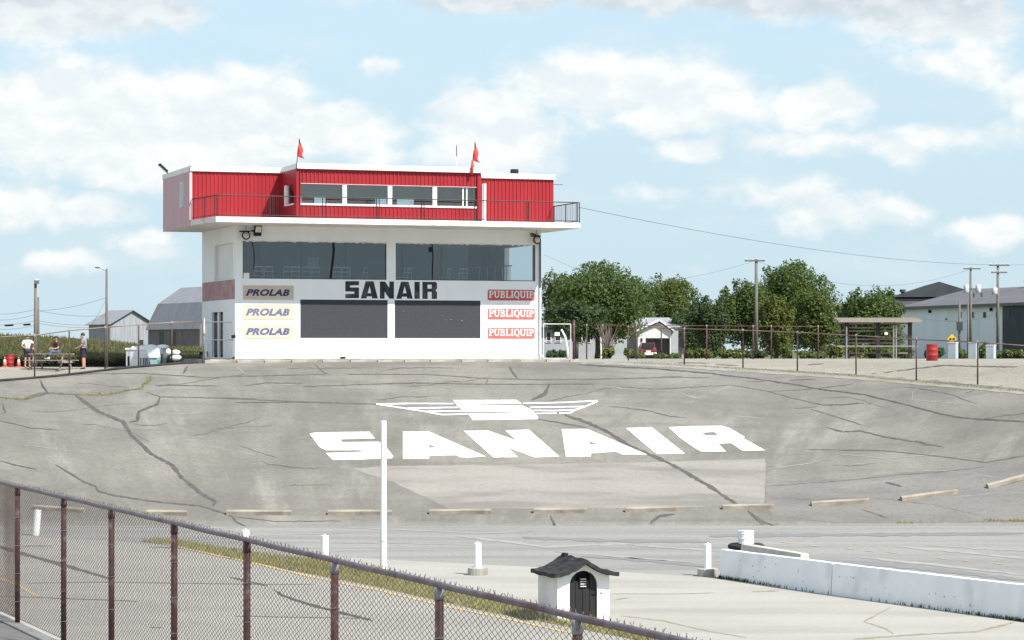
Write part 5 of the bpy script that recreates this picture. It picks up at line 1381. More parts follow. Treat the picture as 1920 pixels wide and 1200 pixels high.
# ------------------------------------------------------------------ people and picnic tables on the left
def skin_obj(name, joints, edges, radii, m_, parent, levels=2, root=0):
    me_ = bpy.data.meshes.new(name); me_.from_pydata([tuple(p) for p in joints], edges, [])
    o = bpy.data.objects.new(name, me_); link(o, parent)
    me_.materials.append(m_)
    md = o.modifiers.new('skin', 'SKIN'); md.use_smooth_shade = True
    if not me_.skin_vertices:
        bpy.context.view_layer.objects.active = o
    for i, r in enumerate(radii):
        sv = me_.skin_vertices[0].data[i]; sv.radius = (r, r) if not isinstance(r, tuple) else r; sv.use_root = (i == root)
    s = o.modifiers.new('sub', 'SUBSURF'); s.levels = levels; s.render_levels = levels
    return o
def person(loc, rz, h, J, shirt, bottom, long_legs, label, hair=M_HAIRB, shoe=M_SHOE, long_hair=False):
    """J: joint dictionary in metres for a 1.70 m figure; x right, y forward, z up"""
    e = empty('person', loc, rz, label, 'person'); k_ = h / 1.70
    j = {n: Vector(p) * k_ for n, p in J.items()}
    names = ['pelvis', 'waist', 'chest', 'neck', 'head', 'crown', 'shL', 'elL', 'wrL', 'haL', 'shR', 'elR', 'wrR', 'haR', 'hiL', 'knL', 'anL', 'toL', 'hiR', 'knR', 'anR', 'toR']
    rad = dict(pelvis=.125, waist=.115, chest=.125, neck=.052, head=.088, crown=.072, shL=.062, elL=.042, wrL=.030, haL=.034, shR=.062, elR=.042, wrR=.030, haR=.034, hiL=.090, knL=.058, anL=.040, toL=.035, hiR=.090, knR=.058, anR=.040, toR=.035)
    pts = [j[n] for n in names]; rs = [rad[n] * k_ for n in names]
    ix = {n: i for i, n in enumerate(names)}
    ed = [('pelvis', 'waist'), ('waist', 'chest'), ('chest', 'neck'), ('neck', 'head'), ('head', 'crown'), ('chest', 'shL'), ('shL', 'elL'), ('elL', 'wrL'), ('wrL', 'haL'), ('chest', 'shR'), ('shR', 'elR'), ('elR', 'wrR'), ('wrR', 'haR'),
          ('pelvis', 'hiL'), ('hiL', 'knL'), ('knL', 'anL'), ('anL', 'toL'), ('pelvis', 'hiR'), ('hiR', 'knR'), ('knR', 'anR'), ('anR', 'toR')]
    edges = [(ix[a], ix[b_]) for a, b_ in ed]
    for s, w_, ha in (('L', 'wrL', 'haL'), ('R', 'wrR', 'haR')):
        d = (j[ha] - j[w_]).normalized(); sd = d.cross(Vector((0, 1, .3))).normalized(); up = sd.cross(d)
        for q in range(5):
            if q == 4: base = j[ha] - d * .02 * k_ + sd * .035 * k_; tip = base + (d * .04 + sd * .03 + up * .01) * k_; r0 = .010
            else: base = j[ha] + sd * (-.024 + .016 * q) * k_ + d * .012 * k_; tip = base + (d * (.062, .072, .068, .052)[q] + up * .022) * k_; r0 = .009
            midp = (base + tip) / 2 - up * .006 * k_
            b0 = len(pts); pts += [base, midp, tip]; rs += [r0 * k_, r0 * .95 * k_, r0 * .75 * k_]; edges += [(ix[ha], b0), (b0, b0 + 1), (b0 + 1, b0 + 2)]
    skin_obj('body', pts, edges, rs, M_SKIN, e)
    # clothing
    sl_ = [j['pelvis'] + Vector((0, 0, .03)) * k_, j['waist'], j['chest'], j['neck'] - (j['neck'] - j['chest']) * .45, j['shL'], j['shL'].lerp(j['elL'], .75), j['shR'], j['shR'].lerp(j['elR'], .75)]
    skin_obj('shirt', sl_, [(0, 1), (1, 2), (2, 3), (2, 4), (4, 5), (2, 6), (6, 7)], [x * k_ for x in (.150, .142, .150, .085, .082, .072, .082, .072)], shirt, e)
    f = .97 if long_legs else .82
    if long_legs:
        bp = [j['pelvis'], j['hiL'], j['knL'], j['knL'].lerp(j['anL'], .95), j['hiR'], j['knR'], j['knR'].lerp(j['anR'], .95)]
        skin_obj('trousers', bp, [(0, 1), (1, 2), (2, 3), (0, 4), (4, 5), (5, 6)], [x * k_ for x in (.140, .108, .078, .062, .108, .078, .062)], bottom, e)
    else:
        bp = [j['pelvis'], j['hiL'], j['hiL'].lerp(j['knL'], .95), j['hiR'], j['hiR'].lerp(j['knR'], .95)]
        skin_obj('shorts', bp, [(0, 1), (1, 2), (0, 3), (3, 4)], [x * k_ for x in (.142, .112, .098, .112, .098)], bottom, e)
    for s in 'LR':
        a, t = j['an' + s], j['to' + s]
        skin_obj('shoe', [a + (t - a) * -.15 + Vector((0, 0, -.035)) * k_, a.lerp(t, .5) + Vector((0, 0, -.03)) * k_, t], [(0, 1), (1, 2)], [.048 * k_, .048 * k_, .042 * k_], shoe, e, 1)
    hd, cr = j['head'], j['crown']; ax = (cr - hd).normalized(); fw = Vector((0, 1, 0))
    fw = (fw - ax * fw.dot(ax)).normalized()
    mb_ = MB(); mb_.ellipsoid((0, 0, 0), (.094 * k_, .106 * k_, .095 * k_), 12, 8)
    mb_.v = [tuple(Vector(p) + hd + ax * .055 * k_ - fw * .022 * k_) for p in mb_.v]
    if long_hair:
        mb_.tube([hd - fw * .06 * k_, hd - fw * .09 * k_ - ax * .14 * k_, hd - fw * .07 * k_ - ax * .26 * k_], [.075 * k_, .07 * k_, .04 * k_], 8)
    mb_.build('hair', hair, e, True)
    sd = fw.cross(ax)
    fc = MB()
    for s in (-1, 1): fc.ellipsoid(tuple(hd + fw * .083 * k_ + sd * s * .033 * k_ + ax * .015 * k_), (.012 * k_, .012 * k_, .009 * k_), 6, 4)
    fc.build('eyes', M_BLACK, e)
    nz = MB(); nz.ellipsoid(tuple(hd + fw * .095 * k_ - ax * .015 * k_), (.013 * k_, .018 * k_, .022 * k_), 6, 4)
    for s in (-1, 1): nz.ellipsoid(tuple(hd + sd * s * .088 * k_ - ax * .005 * k_), (.012 * k_, .022 * k_, .032 * k_), 6, 4)
    nz.build('nose_and_ears', M_SKIN, e, True)
    mo = MB(); mo.ellipsoid(tuple(hd + fw * .083 * k_ - ax * .055 * k_), (.024 * k_, .01 * k_, .007 * k_), 6, 4); mo.build('mouth', mat('lips', (.35, .13, .11), None, 4, .5), e, True)
    return e
STAND = dict(pelvis=(0, 0, .93), waist=(0, .01, 1.06), chest=(0, 0, 1.27), neck=(0, .0, 1.45), head=(0, .03, 1.555), crown=(0, .02, 1.63), shL=(-.17, 0, 1.36), elL=(-.23, -.02, 1.09), wrL=(-.22, .08, .86), haL=(-.215, .11, .79),
             shR=(.17, 0, 1.36), elR=(.23, -.02, 1.09), wrR=(.22, .08, .86), haR=(.215, .11, .79), hiL=(-.09, 0, .88), knL=(-.10, .02, .48), anL=(-.11, 0, .085), toL=(-.13, .16, .035), hiR=(.09, 0, .88), knR=(.10, .02, .48), anR=(.11, 0, .085), toR=(.13, .16, .035))
J1 = dict(STAND); J1.update(elR=(.30, .02, 1.12), wrR=(.20, .22, 1.02), haR=(.12, .27, 1.02), elL=(-.36, .05, 1.22), wrL=(-.30, .16, 1.02), haL=(-.25, .2, .98), anL=(-.14, -.06, .085), toL=(-.17, .1, .035))
g1 = ground_at(51, 117.2)
person(g1, math.radians(-150), (694 - 632) * 117.2 / F, J1, M_TEEW, M_NAVYC, False, 'person in white t-shirt and dark navy shorts standing left of the picnic table')
J3 = dict(STAND); J3.update(elL=(-.20, .06, 1.10), wrL=(-.17, .26, .98), haL=(-.13, .33, .97), elR=(.20, .05, 1.10), wrR=(.17, .25, .98), haR=(.12, .32, .97), head=(0, .07, 1.55), crown=(0, .08, 1.625))
g3 = ground_at(157.5, 116.8)
person(g3, math.radians(82), (690 - 621.5) * 116.8 / F, J3, M_TEEG, M_DENIM if False else M_NAVYC, False, 'person in grey t-shirt and dark shorts standing right of the picnic table')
def picnic_table(loc, rz, label, m_, L=1.85):
    e = empty('picnic_table', loc, rz, label, 'table')
    top = MB()
    for i in range(5): MB().box(-L / 2, L / 2, -.37 + i * .15, -.37 + i * .15 + .135, .715, .755).build('top_plank', m_, e)
    for s in (-1, 1):
        for i in range(2): MB().box(-L / 2, L / 2, s * .72 - .135 + i * .14, s * .72 - .135 + i * .14 + .13, .42, .46).build('bench_plank', m_, e)
    for sx in (-L / 2 + .28, L / 2 - .28):
        for s in (-1, 1):
            MB().prism([(s * .60, 0), (s * .71, 0), (s * .30, .71), (s * .19, .71)], lambda p: (sx - .02, p[0], p[1]), lambda p: (sx + .02, p[0], p[1])).build('leg', m_, e)
        MB().box(sx + .022, sx + .06, -.84, .84, .325, .415).build('bench_bearer', m_, e); MB().box(sx + .022, sx + .06, -.36, .36, .625, .713).build('top_bearer', m_, e)
    return e
tq = ground_at(96, 115.9)
picnic_table(tq, math.radians(-14), 'grey weathered picnic table with the seated person on top, behind the left fence', M_WOOD, 2.0)
SIT = dict(pelvis=(0, 0, .80), waist=(0, .03, .93), chest=(0, .06, 1.13), neck=(0, .07, 1.31), head=(0, .11, 1.415), crown=(0, .11, 1.49), shL=(-.17, .05, 1.22), elL=(-.24, .12, .97), wrL=(-.14, .33, .94), haL=(-.08, .39, .95),
           shR=(.17, .05, 1.22), elR=(.24, .12, .97), wrR=(.14, .33, .94), haR=(.08, .39, .95), hiL=(-.09, .03, .80), knL=(-.11, .43, .82), anL=(-.11, .50, .53), toL=(-.12, .65, .485), hiR=(.09, .03, .80), knR=(.11, .43, .82), anR=(.11, .50, .53), toR=(.12, .65, .485))
J2 = {n: (p[0], p[1], p[2] + .055) for n, p in SIT.items()}
ang = math.radians(-14)
seat = tq + Vector((math.cos(ang) * .28 - math.sin(ang) * .12, math.sin(ang) * .28 + math.cos(ang) * .12, 0))
person(seat, math.radians(128), 1.66, J2, M_TEEB, M_DENIM, True, 'person in brown shirt sitting on top of the picnic table', long_hair=True, shoe=M_TEEW)
picnic_table(ground_at(352, 121.5), math.radians(20), 'dark picnic table in the shade beside the white boat shells, left of the tower', mat('dark_table_wood', (.045, .05, .04), (.07, .07, .06), 4, .8), 1.9)

# cones, barrel, white hull on the left
def cone(px, d, label, h=.5):
    e = empty('traffic_cone', ground_at(px, d), random.random(), label, 'cone', 'traffic cones by the left barrel')
    MB().box(-.14, .14, -.14, .14, 0, .03).build('base', M_ORANGE, e, bevel=.01)
    MB().lathe([(.10, .03), (.075, h * .42)], 14).build('lower_band', M_ORANGE, e, True); MB().lathe([(.075, h * .42), (.05, h * .72)], 14).build('reflective_band', M_WHITEPL, e, True); MB().lathe([(.05, h * .72), (.02, h)], 14).build('tip', M_ORANGE, e, True)
cone(9, 122.0, 'pale traffic cone left of the red barrel at the left picture edge'); cone(35, 122.0, 'orange traffic cone right of the red barrel at the left picture edge')
def barrel(loc, label, h=.88, r=.29):
    e = empty('barrel', loc, 0, label, 'barrel', 'red steel barrels')
    pr = [(r * .97, 0), (r, .02), (r, h * .31), (r * 1.04, h * .33), (r * 1.04, h * .35), (r, h * .37), (r, h * .64), (r * 1.04, h * .66), (r * 1.04, h * .68), (r, h * .70), (r, h - .03), (r * 1.03, h - .015), (r * 1.0, h)]
    MB().lathe(pr, 22).build('body', M_REDPL, e, True); MB().lathe([(r * .92, h - .02), (r * .92, h + .004)], 22).build('lid', M_REDPL, e)
barrel(ground_at(18.5, 122.4), 'red barrel between two traffic cones at the left picture edge', (682 - 659) * 122.4 / F, .20)
def hull(mb_, L, W, Ht, nose=.35, n=12):
    vs = []; m_ = 7
    for i in range(n + 1):
        t = i / n; w_ = W / 2 * (1 - max(0, (t - (1 - nose)) / nose) ** 2.2); z0 = Ht * .55 * max(0, (t - .6) / .4) ** 2
        for k_ in range(m_):
            a = math.pi * k_ / (m_ - 1); vs.append((-L / 2 + L * t, -w_ * math.cos(a), z0 + (Ht - z0) * (1 - math.sin(a) ** .6)))
    fs_ = [(i * m_ + k_, i * m_ + k_ + 1, (i + 1) * m_ + k_ + 1, (i + 1) * m_ + k_) for i in range(n) for k_ in range(m_ - 1)] + [tuple(range(m_))]
    fs_ += [(i * m_, (i + 1) * m_, (i + 1) * m_ + m_ - 1, i * m_ + m_ - 1) for i in range(n)]
    return mb_.add(vs, fs_)
e = empty('upturned_hull', ground_at(52, 124.0), math.radians(5), 'white upturned hull lying behind the barrel and picnic table on the left', 'boat')
mb = MB(); hull(mb, 1.6, .8, .55); mb.v = [(p[0], p[1], .56 - p[2]) for p in mb.v]; mb.build('hull', M_WHITEPL, e, True)
MB().tube([(-.8, 0, .08), (-.3, -.41, .06), (.4, -.38, .05)], .03, 6).build('gunwale', M_TRIM, e, True)
# white trailer / boat shells just left of the tower
d0 = 117.2; pm = F / d0
tb = ground_at(288, d0)
e = empty('white_trailer', tb, math.radians(-10), 'white box trailer with a rounded fibreglass roof beside the corn field', 'trailer')
def tx(px): return (px - 288) / pm
def tz(py): return (CAMZ + (HY - py) / pm) - tb.z
base_z = .05
MB().box(tx(239), tx(284), -.4, .9, base_z, tz(656)).build('box_body', mat('trailer_side', (.66, .69, .72), (.60, .63, .66), 1.5, .5), e, bevel=.03)
mb = MB(); mb.box(tx(237.5), tx(285), -.45, .95, tz(656.2), tz(652.5)); mb.build('roof_edge', M_WHITEPL, e, bevel=.03)
for x, r in ((250, .16), (265, .2), (281, .26)):
    MB().ellipsoid((tx(x), .2, tz(653)), (r * 1.3, .4, r * .7), 12, 8).build('roof_vent', M_WHITEPL, e, True)
MB().box(tx(242.5), tx(246.5), -.412, -.402, base_z + .02, tz(668)).build('hatch', M_BLACK, e)
for x in (268.5, 273.5, 277, 280.5): MB().box(tx(x) - .03, tx(x) + .03, -.412, -.402, base_z + .02, tz(671)).build('louvre', M_DARKMET, e)
mb = MB(); mb.prism([(tx(283), tz(656)), (tx(288), tz(671.5)), (tx(306), tz(671.5)), (tx(308), tz(654)), (tx(298), tz(651))], lambda p: (p[0], -.75, p[1]), lambda p: (p[0], .7, p[1])); mb.build('bow', M_WHITEPL, e, bevel=.04)
mb = MB(); mb.prism([(tx(288), tz(671.8)), (tx(291), base_z), (tx(304), base_z), (tx(306), tz(671.8))], lambda p: (p[0], -.7, p[1]), lambda p: (p[0], .65, p[1])); mb.build('lower_hull', M_TURQ, e, bevel=.03)
MB().ellipsoid((tx(306), 0, tz(650.5)), (.28, .4, .12), 12, 8).build('dome', M_WHITEPL, e, True)
e = empty('white_tub', ground_at(325, 116.5), 0, 'pair of rounded white fibreglass tubs stacked right of the trailer', 'tub')
gz = CAMZ - HY and 0
def tz2(py): return CAMZ + (HY - py) / F * 116.5 - e.location.z
def tx2(px): return (px - 325) / F * 116.5
for nm, x0, x1, y0, y1 in (('shell', 322, 338, 656, 665), ('shell', 319, 340, 665.2, 676)):
    c_ = (tx2((x0 + x1) / 2), 0, tz2((y0 + y1) / 2)); MB().ellipsoid(c_, ((x1 - x0) / 2 / F * 121, .45, (y1 - y0) / 2 / F * 121 * 1.05), 14, 8).build(nm, M_WHITEPL, e, True)
MB().ellipsoid((tx2(315), .1, tz2(660)), (.12, .3, .16), 10, 8).build('shell', M_WHITEPL, e, True)
mb = MB(); mb.tube([(-.5, -.2, .0), (-.5, -.2, .55)], .04, 6); mb.tube([(.3, -.2, 0), (.3, -.2, .1)], .04, 6); mb.box(-.6, .35, -.3, .3, .08, .12); mb.build('stand', M_BLACK, e)

# ------------------------------------------------------------------ corn field
ytop = lambda px: np.interp(px, [-200, 0, 60, 170, 215, 250, 275, 300, 420], [615, 619, 621, 630, 634, 639, 644, 646, 647])
N = 26000
dd = 122.8 + 50 * rng.random(N) ** 1.9
pxr = rng.uniform(-150, 400, N)
X_ = (pxr - 960) / F * dd
gz_ = H(X_, dd)
top_ = CAMZ + (HY - ytop(pxr)) / F * 125.0 - .14
hgt = np.maximum(.5, (top_ - gz_)) * rng.uniform(.84, 1.04, N) * np.clip(.30 + .70 * (dd - 122.8) / 15, 0, 1)
keep = ~((pxr > 205) & (dd < 124.5))
X_, dd, gz_, hgt = X_[keep], dd[keep], gz_[keep], hgt[keep]; n = len(X_)
qs = []
base = np.stack([X_, dd, gz_], 1)
a = rng.uniform(0, 2 * np.pi, n); w_ = .022
st = np.empty((n, 4, 3)); ox, oy = np.cos(a) * w_ / 2, np.sin(a) * w_ / 2
st[:, 0] = base + np.stack([-ox, -oy, 0 * ox], 1); st[:, 1] = base + np.stack([ox, oy, 0 * ox], 1); st[:, 2] = base + np.stack([ox, oy, hgt], 1); st[:, 3] = base + np.stack([-ox, -oy, hgt], 1)
qs.append(st)
for kf in (.22, .38, .52, .66, .80):
    a = rng.uniform(0, 2 * np.pi, n); l = rng.uniform(.28, .55, n); z0 = hgt * (kf + rng.uniform(-.06, .06, n))
    dx, dy = np.cos(a), np.sin(a); wv = .045
    q = np.empty((n, 4, 3))
    q[:, 0] = base + np.stack([-dy * wv * .5, dx * wv * .5, z0], 1); q[:, 1] = base + np.stack([dy * wv * .5, -dx * wv * .5, z0], 1)
    e2_ = np.stack([dx * l, dy * l, z0 + rng.uniform(.02, .22, n)], 1)
    q[:, 2] = base + e2_ + np.stack([dy * wv * .3, -dx * wv * .3, 0 * dx], 1); q[:, 3] = base + e2_ + np.stack([-dy * wv * .3, dx * wv * .3, 0 * dx], 1)
    qs.append(q)
corn = quads_mesh('corn', np.concatenate(qs), L_CORN)
tag(corn, 'field of tall green corn behind the left fence', 'corn', kind='stuff')
tz_ = base + np.stack([0 * X_, 0 * X_, hgt * .96], 1)
ts = quads_mesh('tassels', blades(tz_[::2], .10, .20, .05, .5), L_TASSEL, corn)
tag(ts, kind='stuff')

# ------------------------------------------------------------------ barns
def poly_obj(name, pts, faces_, m_, parent): return MB().add(pts, faces_).build(name, m_, parent)
def barn(loc, rz, W, L, he, hr, label, wall_m, roof_m, gambrel=False):
    """gable end along local x (width W), ridge along local y (length L)"""
    e = empty('barn', loc, rz, label, 'barn')
    if gambrel: sec = [(-W / 2, he), (-W / 2 * .68, he + (hr - he) * .58), (0, hr), (W / 2 * .68, he + (hr - he) * .58), (W / 2, he)]
    else: sec = [(-W / 2, he), (0, hr), (W / 2, he)]
    gable = [(-W / 2, 0)] + sec + [(W / 2, 0)]
    for y in (0, L):
        MB().prism(gable, lambda p: (p[0], y, p[1]), lambda p: (p[0], y + (.08 if y == 0 else -.08), p[1])).build('gable_wall', wall_m, e)
    for s in (-1, 1): MB().box(s * W / 2 - .05, s * W / 2 + .05, .09, L - .09, 0, he).build('side_wall', wall_m, e)
    ov = .35
    for (a, c) in zip(sec[:-1], sec[1:]):
        dx, dz = c[0] - a[0], c[1] - a[1]; ln = math.hypot(dx, dz); ux, uz = dx / ln, dz / ln
        A_ = (a[0] - (ux * ov if a is sec[0] else 0), a[1] - (uz * ov if a is sec[0] else 0)); C_ = (c[0] + (ux * ov if c is sec[-1] else 0), c[1] + (uz * ov if c is sec[-1] else 0))
        nxn, nzn = -uz * .06, ux * .06
        ncol = max(4, int(L / .9)); par = None
        for i in range(ncol):
            y0, y1 = -ov + (L + 2 * ov) * i / ncol, -ov + (L + 2 * ov) * (i + 1) / ncol - .02
            dz_ = random.uniform(.004, .02)
            pts = [(A_[0] + nxn * .2, y0, A_[1] + nzn * .2 + dz_), (C_[0] + nxn * .2, y0, C_[1] + nzn * .2 + dz_), (C_[0] + nxn * .2, y1, C_[1] + nzn * .2 + dz_), (A_[0] + nxn * .2, y1, A_[1] + nzn * .2 + dz_)]
            q = pts + [(p[0] + nxn, p[1], p[2] + nzn) for p in pts]
            MB().add(q, [(0, 1, 2, 3), (7, 6, 5, 4), (0, 4, 5, 1), (1, 5, 6, 2), (2, 6, 7, 3), (3, 7, 4, 0)]).build('roof_sheet', roof_m, e)
    return e
bl = P(247, 0, 300); bl.z = hz(-14, 300) - .2
b_h = CAMZ + (HY - 582.5) / F * 300 - bl.z; b_e = CAMZ + (HY - 607) / F * 300 - bl.z
e = barn(bl, math.radians(40), 5.9, 5.0, b_e, b_h, 'small weathered white barn with a tin gable roof behind the corn', M_BARNW, M_SHEET)
MB().box(-1.9, -1.0, -.03, -.004, 0, 1.9).build('door', M_BARND, e); MB().box(1.0, 1.6, -.03, -.004, 1.6, 2.3).build('window', M_WIN, e)
bl = P(281, 0, 285); bl.z = hz(-14, 285) - .2
b_h = CAMZ + (HY - 541) / F * 288 - bl.z; b_e = CAMZ + (HY - 614) / F * 285 - bl.z
e = barn(P(278, 655, 285) * Vector((1, 1, 0)) + Vector((.866, .5, 0)) * 4.2 + Vector((0, 0, bl.z)) if False else Vector((P(278, 655, 285).x + .866 * 4.2, 285 + .5 * 4.2, bl.z)), math.radians(210), 8.4, 15, b_e, b_h, 'large grey barn with a gambrel tin roof behind the left side of the tower', M_BARND, M_SHEET, True)
for y, w_ in ((3.4, 1.4), (6.8, 1.6)): MB().box(4.2 + .052, 4.2 + .07, y, y + w_, .4, b_e - .5).build('door', M_WIN, e)
# ------------------------------------------------------------------ trees
def crown_leaves(lobes, n, size, rngs):
    vol = np.array([l[3] * l[4] * l[5] for l in lobes]); pr = vol ** .75; pr /= pr.sum()
    out = []
    idx = rngs.choice(len(lobes), n, p=pr)
    L = np.array(lobes)[idx]
    v = rngs.normal(size=(n, 3)); v /= np.linalg.norm(v, axis=1)[:, None]
    # leafy sprays: cluster directions so the surface is lumpy
    r = rngs.random(n) ** .30 * (1 + .16 * np.sin(v[:, 0] * 9 + idx) * np.cos(v[:, 2] * 8 + idx * 2))
    c = L[:, :3] + v * L[:, 3:6] * r[:, None]
    nrm = v * .7 + rngs.normal(size=(n, 3)) * .6; nrm[:, 2] += .25; nrm /= np.linalg.norm(nrm, axis=1)[:, None]
    t = np.cross(nrm, rngs.normal(size=(n, 3))); t /= np.linalg.norm(t, axis=1)[:, None]
    b_ = np.cross(nrm, t); s = size * rngs.uniform(.55, 1.3, n)[:, None]
    q = np.empty((n, 4, 3)); q[:, 0] = c - t * s * .5; q[:, 1] = c - b_ * s * .32; q[:, 2] = c + t * s * .6; q[:, 3] = c + b_ * s * .32
    return q
def tree(px, d, ytop_, ybot, hw_px, m_, label, n=5200, size=.34, nl=15, seed=1, trunk_r=.22, flat=1.0, group='trees beyond the yard', name='tree'):
    R_ = np.random.default_rng(seed); pm = F / d
    b0 = ground_at(px, d); h = CAMZ + (HY - ytop_) / pm - b0.z; zb0 = CAMZ + (HY - ybot) / pm - b0.z; hw = hw_px / pm
    e = empty(name, b0, 0, label, 'tree', group)
    zc0, rz_ = (h + zb0) / 2, (h - zb0) / 2
    lobes = []
    for i in range(nl):
        v = R_.normal(size=3); v /= np.linalg.norm(v); rr0 = R_.uniform(.40, .62)
        r = R_.uniform(.36, .52)
        lobes.append((v[0] * hw * rr0, v[1] * hw * .8 * rr0, zc0 + v[2] * rz_ * rr0, hw * r, hw * r * .9, rz_ * r * flat))
    lobes.append((0, 0, zc0, hw * .55, hw * .5, rz_ * .6))
    for i in range(nl):                                    # sprigs that break the outline
        v = R_.normal(size=3); v[2] = abs(v[2]) * .9; v /= np.linalg.norm(v)
        lobes.append((v[0] * hw * .86, v[1] * hw * .7, zc0 + v[2] * rz_ * .86, hw * .11, hw * .11, rz_ * .15))
    quads_mesh('crown', crown_leaves(lobes, int(n * 2.6), size * .78, R_), m_, e)
    mb_ = MB(); mb_.tube([(0, 0, -.1), (.05, 0, zb0 * .6 + .3), (0, .1, zc0), (.1, 0, zc0 + rz_ * .5)], [trunk_r, trunk_r * .8, trunk_r * .5, .05], 8)
    for i in range(6):
        l = lobes[i]; mb_.tube([(0, 0, zb0 + (zc0 - zb0) * .3), (l[0] * .5, l[1] * .5, (zc0 + l[2]) / 2), (l[0], l[1], l[2])], [trunk_r * .45, trunk_r * .3, .03], 6)
    mb_.build('trunk', mat('bark', (.10, .082, .065), (.065, .055, .045), 3, .95, (3, 3, .6)), e, True)
    return e
tree(1120, 228, 486, 660, 104, L_A, 'broad green maple rising right behind the tower', 13000, .33, 24, 11, .3)
tree(1042, 240, 508, 668, 42, L_B, 'yellowish tree at the right edge of the tower', 4200, .32, 11, 12)
tree(1190, 275, 512, 645, 66, L_A, 'green tree between the maple and the lighter tree', 5200, .33, 12, 21)
tree(1245, 282, 507, 625, 68, L_B, 'lighter green tree above the carport house', 6000, .32, 14, 13)
tree(1325, 214, 552, 672, 46, L_C, 'small dark tree between the carport house and the utility pole', 5000, .28, 12, 14)
tree(1392, 236, 515, 672, 56, L_A, 'green tree just behind the utility pole', 6000, .32, 13, 15)
tree(1480, 242, 483, 668, 92, L_A, 'tallest broad green tree right of the utility pole', 12000, .34, 24, 16, .3)
tree(1530, 214, 530, 674, 56, L_B, 'mid-green tree in front of the tallest one', 6500, .30, 14, 17)
tree(1455, 206, 548, 676, 42, L_D, 'olive vine-covered tree beside the utility pole', 5000, .28, 12, 18)
tree(1638, 222, 528, 672, 70, L_A, 'rounded green tree behind the open bleacher roof', 8500, .32, 18, 19)
tree(1590, 236, 552, 672, 40, L_C, 'dark tree filling the gap left of the bleacher', 3600, .32, 10, 22)
tree(1080, 214, 560, 640, 66, L_C, 'dark low tree hanging over the long white house', 5200, .30, 13, 20)
tree(1290, 262, 575, 668, 40, L_C, 'dark low tree behind the carport house roof', 3200, .34, 10, 23)
# dry twiggy shrub in front of the long house
R_ = np.random.default_rng(5); q = ground_at(1140, 172); mb = MB()
e = empty('dry_shrub', q, 0, 'grey leafless shrub with upright twigs in front of the long white house', 'shrub')
for i in range(46):
    a = R_.uniform(0, 6.28); s = R_.uniform(.2, .95); hgt_ = R_.uniform(1.3, 2.7)
    mb.tube([(0, 0, 0), (math.cos(a) * s * .35, math.sin(a) * s * .35, hgt_ * .5), (math.cos(a) * s, math.sin(a) * s, hgt_)], [.035, .022, .008], 4)
mb.build('twigs', mat('grey_twigs', (.22, .185, .155), (.17, .14, .12), 4, .9), e)
def shrub(px, d, w_px, ytop_, m_, label, n=900, size=.22, seed=1):
    R2 = np.random.default_rng(seed); pm = F / d; b0 = ground_at(px, d); hw = w_px / pm; h = CAMZ + (HY - ytop_) / pm - b0.z
    e_ = empty('shrub', b0, 0, label, 'shrub', 'shrubs along the far edge of the yard')
    lobes = [(R2.uniform(-.7, .7) * hw, R2.uniform(-.4, .4), h * R2.uniform(.3, .62), hw * R2.uniform(.25, .45), .5, h * R2.uniform(.3, .42)) for _ in range(8)]
    quads_mesh('foliage', crown_leaves(lobes, n, size, R2), m_, e_)
    mb_ = MB()
    for l in lobes[:5]: mb_.tube([(l[0] * .4, 0, 0), (l[0], l[1], l[2])], [.03, .012], 5)
    mb_.build('stems', MATS['bark'], e_)
for i, (px, d, w, yt, m_, lb) in enumerate([
        (1035, 168, 12, 655, L_C, 'low dark shrub behind the white gate'), (1053, 169, 10, 655, L_C, 'low dark shrub behind the brown gate post'), (1140, 167, 13, 648, L_D, 'olive shrub at the foot of the dry twigs'),
        (1190, 170, 20, 652, L_D, 'rounded olive shrub left of the carport'), (1250, 172, 26, 662, L_B, 'low shrub below the carport opening'), (1310, 172, 28, 652, L_D, 'low olive shrub right of the carport'),
        (1370, 171, 30, 652, L_D, 'low olive shrub left of the utility pole foot'), (1470, 168, 17, 640, L_B, 'round bright shrub right of the utility pole foot'), (1415, 173, 22, 655, L_C, 'dark shrub at the utility pole foot'),
        (1525, 171, 28, 657, L_B, 'low shrub left of the bleacher'), (1560, 172, 24, 640, L_D, 'low shrub at the left bleacher post'), (1620, 172, 36, 640, L_B, 'weedy shrub under the bleacher, left half'), (1680, 172, 32, 642, L_B, 'weedy shrub under the bleacher, right half'),
        (1755, 173, 20, 650, L_C, 'dark shrub behind the red barrel'), (1806, 174, 14, 655, L_B, 'small shrub between the grey pillars'), (1843, 174, 13, 640, L_D, 'spiky olive shrub between the two right pillars'), (1880, 173, 20, 655, L_B, 'bright shrub at the foot of the right utility pole'), (1910, 173, 16, 656, L_B, 'bright shrub at the right picture edge')]):
    shrub(px, d, w, yt, m_, lb, 900, .22, 40 + i)

# ------------------------------------------------------------------ houses on the right
def ph(px, py, d, e): return P(px, py, d) - e.location
d_ = 258.0
e = empty('carport_house', ground_at(1235, d_), 0, 'small white house with a grey roof and a gabled carport with a car inside', 'house')
def hx(px): return (px - 1235) / F * d_
def hzz(py): return CAMZ + (HY - py) / F * d_ - e.location.z
MB().box(hx(1200), hx(1287), 3.0, 9.0, 0, hzz(612)).build('wall', M_SIDING, e)
mb = MB(); mb.prism([(2.4, hzz(613)), (9.6, hzz(613)), (6.0, hzz(594))], lambda p: (hx(1178), p[0], p[1]), lambda p: (hx(1290), p[0], p[1])); mb.build('roof', M_ROOFGREY, e)
MB().prism([(hx(1196), 0), (hx(1210.5), 0), (hx(1210.5), hzz(634)), (hx(1256), hzz(634)), (hx(1256), 0), (hx(1258), 0), (hx(1258), hzz(620)), (hx(1235), hzz(605)), (hx(1196), hzz(622))], lambda p: (p[0], -.1, p[1]), lambda p: (p[0], .1, p[1])).build('gable_front', M_TRIM, e)
